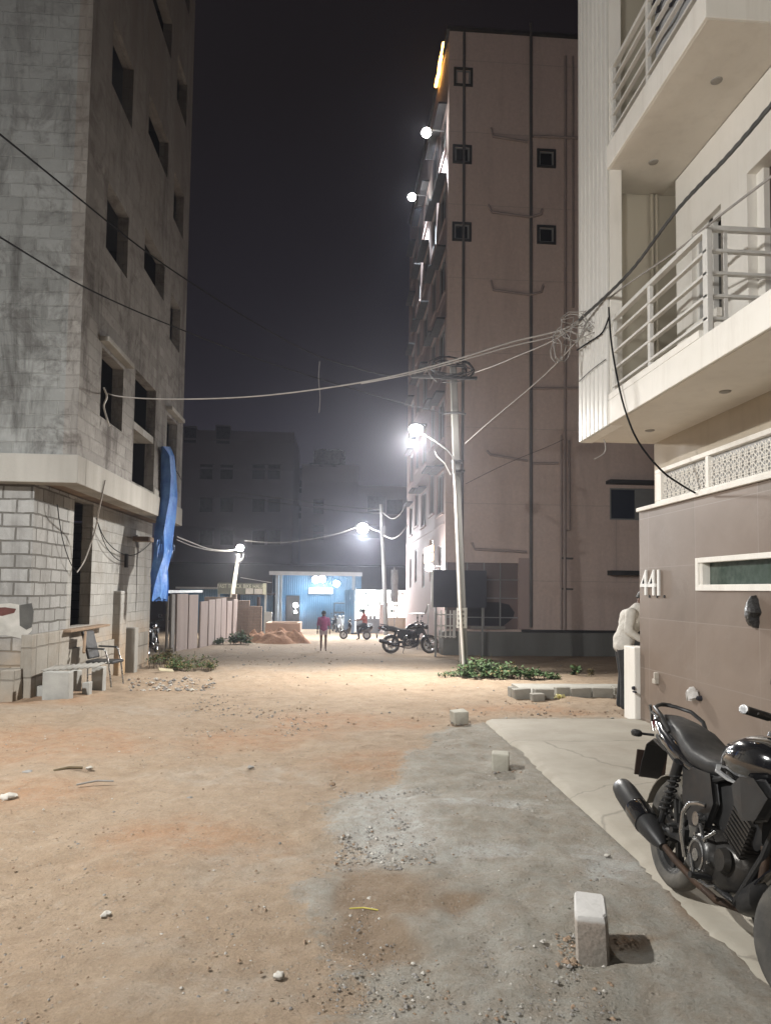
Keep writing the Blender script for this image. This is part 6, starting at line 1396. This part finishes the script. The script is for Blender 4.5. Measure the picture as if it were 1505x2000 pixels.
    arc.loft(rg); P('hugger', arc, mat('dusty plastic', (.10,.09,.075), (.16,.14,.11), 8, .8) if not bubble else M_plas)
    for s_ in (-1,1):
        w = MB(); w.tube([(-.37,s_*.05,.78),(-.39,s_*.12,.775)], .009, 6); w.loft([sell(-.39+d_, s_*.155, .775, r_*1.5, r_, n=10) for d_, r_ in ((-.035,.004),(-.025,.018),(0,.024),(.03,.018),(.04,.006))]); P('rear_indicator', w, M_plas)
    w = cat_loft([(.50,0,.79,.05,.035),(.54,0,.83,.10,.07),(.64,0,.865,.145,.105),(.78,0,.89,.17,.125),(.92,0,.90,.165,.115),(1.02,0,.90,.12,.085),(1.07,0,.90,.06,.04)], p=2.5); tk = P('fuel_tank', w, M_paint)
    w = MB(); w.lathe([(0,.02),(.04,.02),(.045,0)], Matrix.Translation((.84,0,1.02)), 20); P('fuel_cap', w, M_steel, tk)
    for s_ in (-1,1):
        w = MB(); pts = [(.55,.80),(.62,.775),(.74,.762),(.86,.768),(.97,.80),(.90,.778),(.76,.774),(.63,.787)]
        w.add([(x_, s_*(.160 if .6 < x_ < .95 else .118), z_+.012) for x_, z_ in pts] + [(x_, s_*(.140 if .6 < x_ < .95 else .09), z_+.012) for x_, z_ in pts], [list(range(8))] + [(i,(i+1)%8,8+(i+1)%8,8+i) for i in range(8)]); P('decal', w, M_silver, tk, smooth=False)
        # shroud and side panel
        w = MB(); pts = [(.84,.77),(.90,.82),(1.0,.84),(1.10,.79),(1.04,.69),(.96,.66),(.88,.70)]
        w.add([(x_, s_*(.19-.05*abs(x_-.95)), z_) for x_, z_ in pts] + [(x_, s_*.13, z_) for x_, z_ in pts], [list(range(7)), list(range(7,14))[::-1]] + [(i,(i+1)%7,7+(i+1)%7,7+i) for i in range(7)]); P('tank_shroud', w, M_plas, smooth=False, bevel=.01)
        w = MB(); pts = [(.22,.72),(.50,.74),(.56,.62),(.50,.48),(.36,.46),(.26,.56)]
        w.add([(x_, s_*.125, z_) for x_, z_ in pts] + [(x_, s_*.09, z_) for x_, z_ in pts], [list(range(6)), list(range(6,12))[::-1]] + [(i,(i+1)%6,6+(i+1)%6,6+i) for i in range(6)]); P('side_panel', w, M_plas, smooth=False, bevel=.012)
        w = MB(); w.tube([(.30,s_*.12,.40),(.32,s_*.20,.40)], .016, 8); w.box((.27,s_*.12 if s_>0 else -.145,.34),(.36,s_*.145 if s_>0 else -.12,.42)); P('footpeg', w, M_plas)
        w = MB(); w.tube([(.64,s_*.13,.28),(.65,s_*.24,.29)], .016, 8); P('footpeg', w, M_plas)
    w = MB(); w.tube([(.42,-.16,.30),(.40,-.185,.42),(.41,-.19,.52),(.46,-.185,.58),(.52,-.17,.60),(.55,-.15,.60)], .012, 8); P('heel_guard', w, M_steel)
    w = MB(); w.tube([(.50,-.17,.34),(.62,-.20,.27),(.76,-.20,.28),(.80,-.19,.30)], .008, 6); P('brake_pedal', w, M_steel)
    w = MB(); w.tube([(.50,-.15,.52),(.60,-.165,.45),(.70,-.16,.52)], .010, 6); w.lathe([(0,.02),(.03,.02),(.035,-.02),(0,-.02)], Matrix.Translation((.50,-.15,.52)) @ AX, 12); P('linkage', w, M_steel)
    w = MB(); w.tube([(.48,.10,.24),(.44,.24,.02),(.47,.26,.0)], .012, 6); P('side_stand', w, M_plas)
    w = MB(); w.box((-.02,.07,.22),(.5,.09,.26)); w.box((-.02,.07,.36),(.5,.09,.40)); P('chain_guard', w, M_plas, smooth=False)
    w = MB(); rg = [sell(x_, 0, z_, hw, hh, n=14, p=3) for x_, z_, hw, hh in ((.72,.22,.05,.03),(.82,.26,.10,.07),(.92,.33,.10,.08),(.96,.40,.05,.05))]; w.loft(rg); P('belly_pan', w, M_plas)
    # front end, turned with the steering
    for s_ in (-1,1):
        w = MB(); w.tube([(1.02,s_*.088,.93),(1.17,s_*.088,.62)], .024, 10); w.tube([(1.17,s_*.088,.62),(1.32,s_*.088,.30)], .030, 10); P('fork_leg', w, M_plas, S=True)
    arc = MB(); rg = []
    for i in range(14):
        a_ = R(10)+R(150)*i/13; r0, r1 = .33, .338; rg.append([Vector((1.32+r0*math.cos(a_), y_, .3+r0*math.sin(a_)-abs(y_)*.35)) for y_ in (-.065,-.035,0,.035,.065)] + [Vector((1.32+r1*math.cos(a_), y_, .3+r1*math.sin(a_)-abs(y_)*.35)) for y_ in (.065,.035,0,-.035,-.065)])
    arc.loft(rg); P('front_mudguard', arc, M_paint, S=True)
    w = cat_loft([(1.04,0,.93,.05,.05),(1.08,0,.93,.12,.09),(1.18,0,.91,.13,.10),(1.25,0,.89,.10,.08),(1.28,0,.88,.05,.04)], p=2.6); hc = P('headlamp_cowl', w, M_paint, S=True)
    w = cat_loft([(1.245,0,.875,.085,.055),(1.275,0,.875,.075,.045),(1.29,0,.875,.04,.02)], p=2.6); P('headlamp', w, M_clear, hc, S=True)
    w = MB(); pts = [(1.08,.93),(1.16,.985),(1.22,.965),(1.14,.90)]
    for s_ in (-1,1): w.add([(x_, s_*.137, z_) for x_, z_ in pts]+[(x_, s_*.11, z_) for x_, z_ in pts], [(0,1,2,3)]+[(i,(i+1)%4,4+(i+1)%4,4+i) for i in range(4)])
    P('cowl_stripe', w, M_silver, hc, S=True, smooth=False)
    w = MB(); w.box((1.03,-.09,.99),(1.10,.09,1.06)); P('instrument_cluster', w, M_plas, S=True, smooth=False, bevel=.02)
    w = MB(); w.tube([(.92,.34,1.07),(.96,.22,1.08),(1.0,.10,1.05),(1.0,0,1.04),(1.0,-.10,1.05),(.96,-.22,1.08),(.92,-.34,1.07)], .012, 10); P('handlebar', w, M_plas, S=True)
    for s_ in (-1,1):
        w = MB(); w.tube([(.955,s_*.23,1.08),(.925,s_*.36,1.07)], .0185, 12); P('grip', w, M_seat, S=True)
        w = MB(); w.lathe([(0,0),(.02,0),(.02,.012),(0,.012)], Matrix.Translation((.925,s_*.36,1.07)) @ Matrix.Rotation(R(-90*s_),4,'X'), 12); P('bar_end', w, M_steel, S=True)
        w = MB(); w.tube([(.99,s_*.20,1.08),(1.02,s_*.26,1.075),(.985,s_*.36,1.07)], .006, 6); w.box((.95,s_*.17-.02,1.06),(1.0,s_*.17+.02,1.10)); P('lever', w, M_eng, S=True)
        w = MB(); w.tube([(.97,s_*.18,1.09),(.99,s_*.24,1.20)], .006, 6); w.loft([sell(.985+d_, s_*.27, 1.23, .06*k2, .035*k2, n=12) for d_, k2 in ((-.012,.9),(0,1),(.02,.8),(.03,.3))]); P('mirror', w, M_plas, S=True)
        w = MB(); w.tube([(1.10,s_*.10,.88),(1.10,s_*.17,.88)], .008, 6); w.loft([sell(1.10+d_, s_*.19, .88, r_*1.3, r_, n=10) for d_, r_ in ((-.03,.004),(-.02,.018),(.0,.022),(.025,.012))]); P('front_indicator', w, M_plas, S=True)
    return root
motorcycle('glossy black motorcycle parked on the driveway in the lower right corner', (1.89, 3.95, .028), R(-92), R(7.5), R(32), M_rim)
a, b1 = gpt(763, 1276), gpt(832, 1270)
fb_ = motorcycle('black motorcycle parked side-on at the foot of the pinkish building', (a.x, a.y, gz(a.y)), R(3), R(5), R(8), M_rimw, bubble=True)
[q for q in COL.objects if q.get('label','').startswith('glossy black')][0].scale = (.97,.97,.97)
fb_.scale = (1.08, 1.08, 1.08)
# a bike half hidden in the gap between the block building and the slab fence
motorcycle('dark motorcycle half hidden in the gap between block building and slab fence', (onY(316, 1270, 24).x-.3, 23.4, gz(24)), R(92), R(5), R(5), M_rimw)
# white scooter like bikes inside the shed
M_wpaint = mat('white scooter paint', (.62,.64,.66), (.55,.57,.6), 3, .25, bump=0, coat=.5)
def scooter(label, loc, heading, pm, group=None):
    root = thing('scooter', label, 'scooter', loc, group); root.rotation_euler = (0, 0, heading)
    def P(name, w, mm, par=root, bevel=0): return mk(name, w, mm, par, local=True, smooth=True, bevel=bevel)
    for nm_, cx_ in (('rear_wheel', 0), ('front_wheel', 1.25)):
        w = MB(); w.lathe([(.14,-.04),(.19,-.05),(.225,-.02),(.23,0),(.225,.02),(.19,.05),(.14,.04)], Matrix.Translation((cx_,0,.23)) @ AX, 24); W_ = P(nm_, w, M_tyre)
        w = MB(); w.lathe([(0,-.03),(.14,-.035),(.14,.035),(0,.03)], Matrix.Translation((cx_,0,.23)) @ AX, 18); P('rim', w, M_rimw, W_)
    P('body', cat_loft([(-.32,0,.66,.05,.05),(-.22,0,.58,.14,.16),(0,0,.54,.17,.20),(.25,0,.52,.15,.20),(.38,0,.42,.12,.12),(.45,0,.32,.12,.05),(.85,0,.30,.12,.04)]), pm)
    P('front_apron', cat_loft([(.86,0,.50,.16,.25),(.93,0,.60,.19,.30),(1.0,0,.66,.15,.27),(1.05,0,.68,.06,.18)], tilt=-.2), pm)
    P('seat', cat_loft([(.42,0,.74,.08,.03),(.3,0,.76,.13,.05),(-.05,0,.80,.13,.05),(-.28,0,.82,.08,.03)]), M_seat)
    P('headlamp_cowl', cat_loft([(.86,0,.98,.06,.05),(.92,0,.99,.11,.08),(1.0,0,.97,.09,.07),(1.04,0,.96,.04,.03)]), pm)
    w = MB(); w.tube([(.84,-.33,1.02),(.90,-.1,1.0),(.90,.1,1.0),(.84,.33,1.02)], .015, 8); P('handlebar', w, M_plas)
    P('front_mudguard', cat_loft([(1.05,0,.42,.06,.06),(1.2,0,.47,.08,.05),(1.4,0,.40,.06,.05),(1.47,0,.34,.03,.03)]), pm)
    for s_ in (-1,1):
        w = MB(); w.tube([(1.02,s_*.06,.6),(1.25,s_*.06,.23)], .02, 6); P('fork_leg', w, M_plas)
        w = MB(); w.tube([(.88,s_*.2,1.02),(.88,s_*.24,1.15)], .006, 6); w.loft([sell(.88+d_, s_*.26, 1.18, .05*k2, .035*k2, n=10) for d_, k2 in ((-.01,.9),(.02,.4))]); P('mirror', w, M_plas)
    return root
for i, (px, yy, hd, mm) in enumerate(((668,46.6,R(-100),M_wpaint),(650,46.9,R(-80),M_paint),(680,47.2,R(-110),M_wpaint))):
    scooter(['white scooter parked nose out in the blue shed','black scooter left of the white scooters in the blue shed','second white scooter nearest the shed door leaf'][i], (onY(px,1230,yy).x, yy, -1.1), hd, mm, 'scooters parked in the blue shed')
sc_ = scooter('dark scooter ridden by the seated person near the bright shop', (onY(716,1245,38.6).x, 38.6, gz(38.6)), R(172), M_paint)
sx_, sy_ = onY(716,1245,38.6).x, 38.6; z0 = gz(38.6)
J = dict(pelvis=(sx_-.12,sy_,z0+.86), belly=(sx_-.11,sy_,z0+1.0), chest=(sx_-.15,sy_,z0+1.2), neck0=(sx_-.17,sy_,z0+1.34), neck=(sx_-.18,sy_,z0+1.39), head=(sx_-.2,sy_,z0+1.47), crown=(sx_-.2,sy_,z0+1.55),
         sh_l=(sx_-.16,sy_-.19,z0+1.29), el_l=(sx_-.32,sy_-.26,z0+1.08), wr_l=(sx_-.55,sy_-.28,z0+1.02), ha_l=(sx_-.62,sy_-.28,z0+1.02), sh_r=(sx_-.16,sy_+.19,z0+1.29), el_r=(sx_-.32,sy_+.26,z0+1.08), wr_r=(sx_-.55,sy_+.28,z0+1.02), ha_r=(sx_-.62,sy_+.28,z0+1.02),
         hip_l=(sx_-.14,sy_-.11,z0+.82), kn_l=(sx_-.5,sy_-.2,z0+.70), an_l=(sx_-.42,sy_-.28,z0+.09), to_l=(sx_-.55,sy_-.28,z0+.03), hip_r=(sx_-.14,sy_+.11,z0+.82), kn_r=(sx_-.5,sy_+.2,z0+.70), an_r=(sx_-.42,sy_+.24,z0+.35), to_r=(sx_-.55,sy_+.24,z0+.33))
person('person in red and orange top sitting on a scooter near the bright shop', J,
       [('shirt', TOR, mat('red orange cloth', (.38,.11,.06), (.26,.06,.07), 9, .85), 1.18, {}), ('trousers', LEG, mat('black cloth', (.02,.02,.022), None, 8, .85), 1.12, {})], 1)

# ------------------------------------------------------------------ night haze
w = MB(); w.box((-60, -25, -2.2), (60, 125, 27)); hz = MB()
m = bpy.data.materials.new('haze'); m.use_nodes = True; t = m.node_tree; t.nodes.clear(); ou = t.nodes.new('ShaderNodeOutputMaterial'); pvn = t.nodes.new('ShaderNodeVolumePrincipled')
pvn.inputs['Color'].default_value = (.80,.82,.95,1); pvn.inputs['Density'].default_value = .0014; pvn.inputs['Anisotropy'].default_value = .84; t.links.new(pvn.outputs[0], ou.inputs['Volume'])
o = mk('haze', w, m); tag(o, kind='stuff')
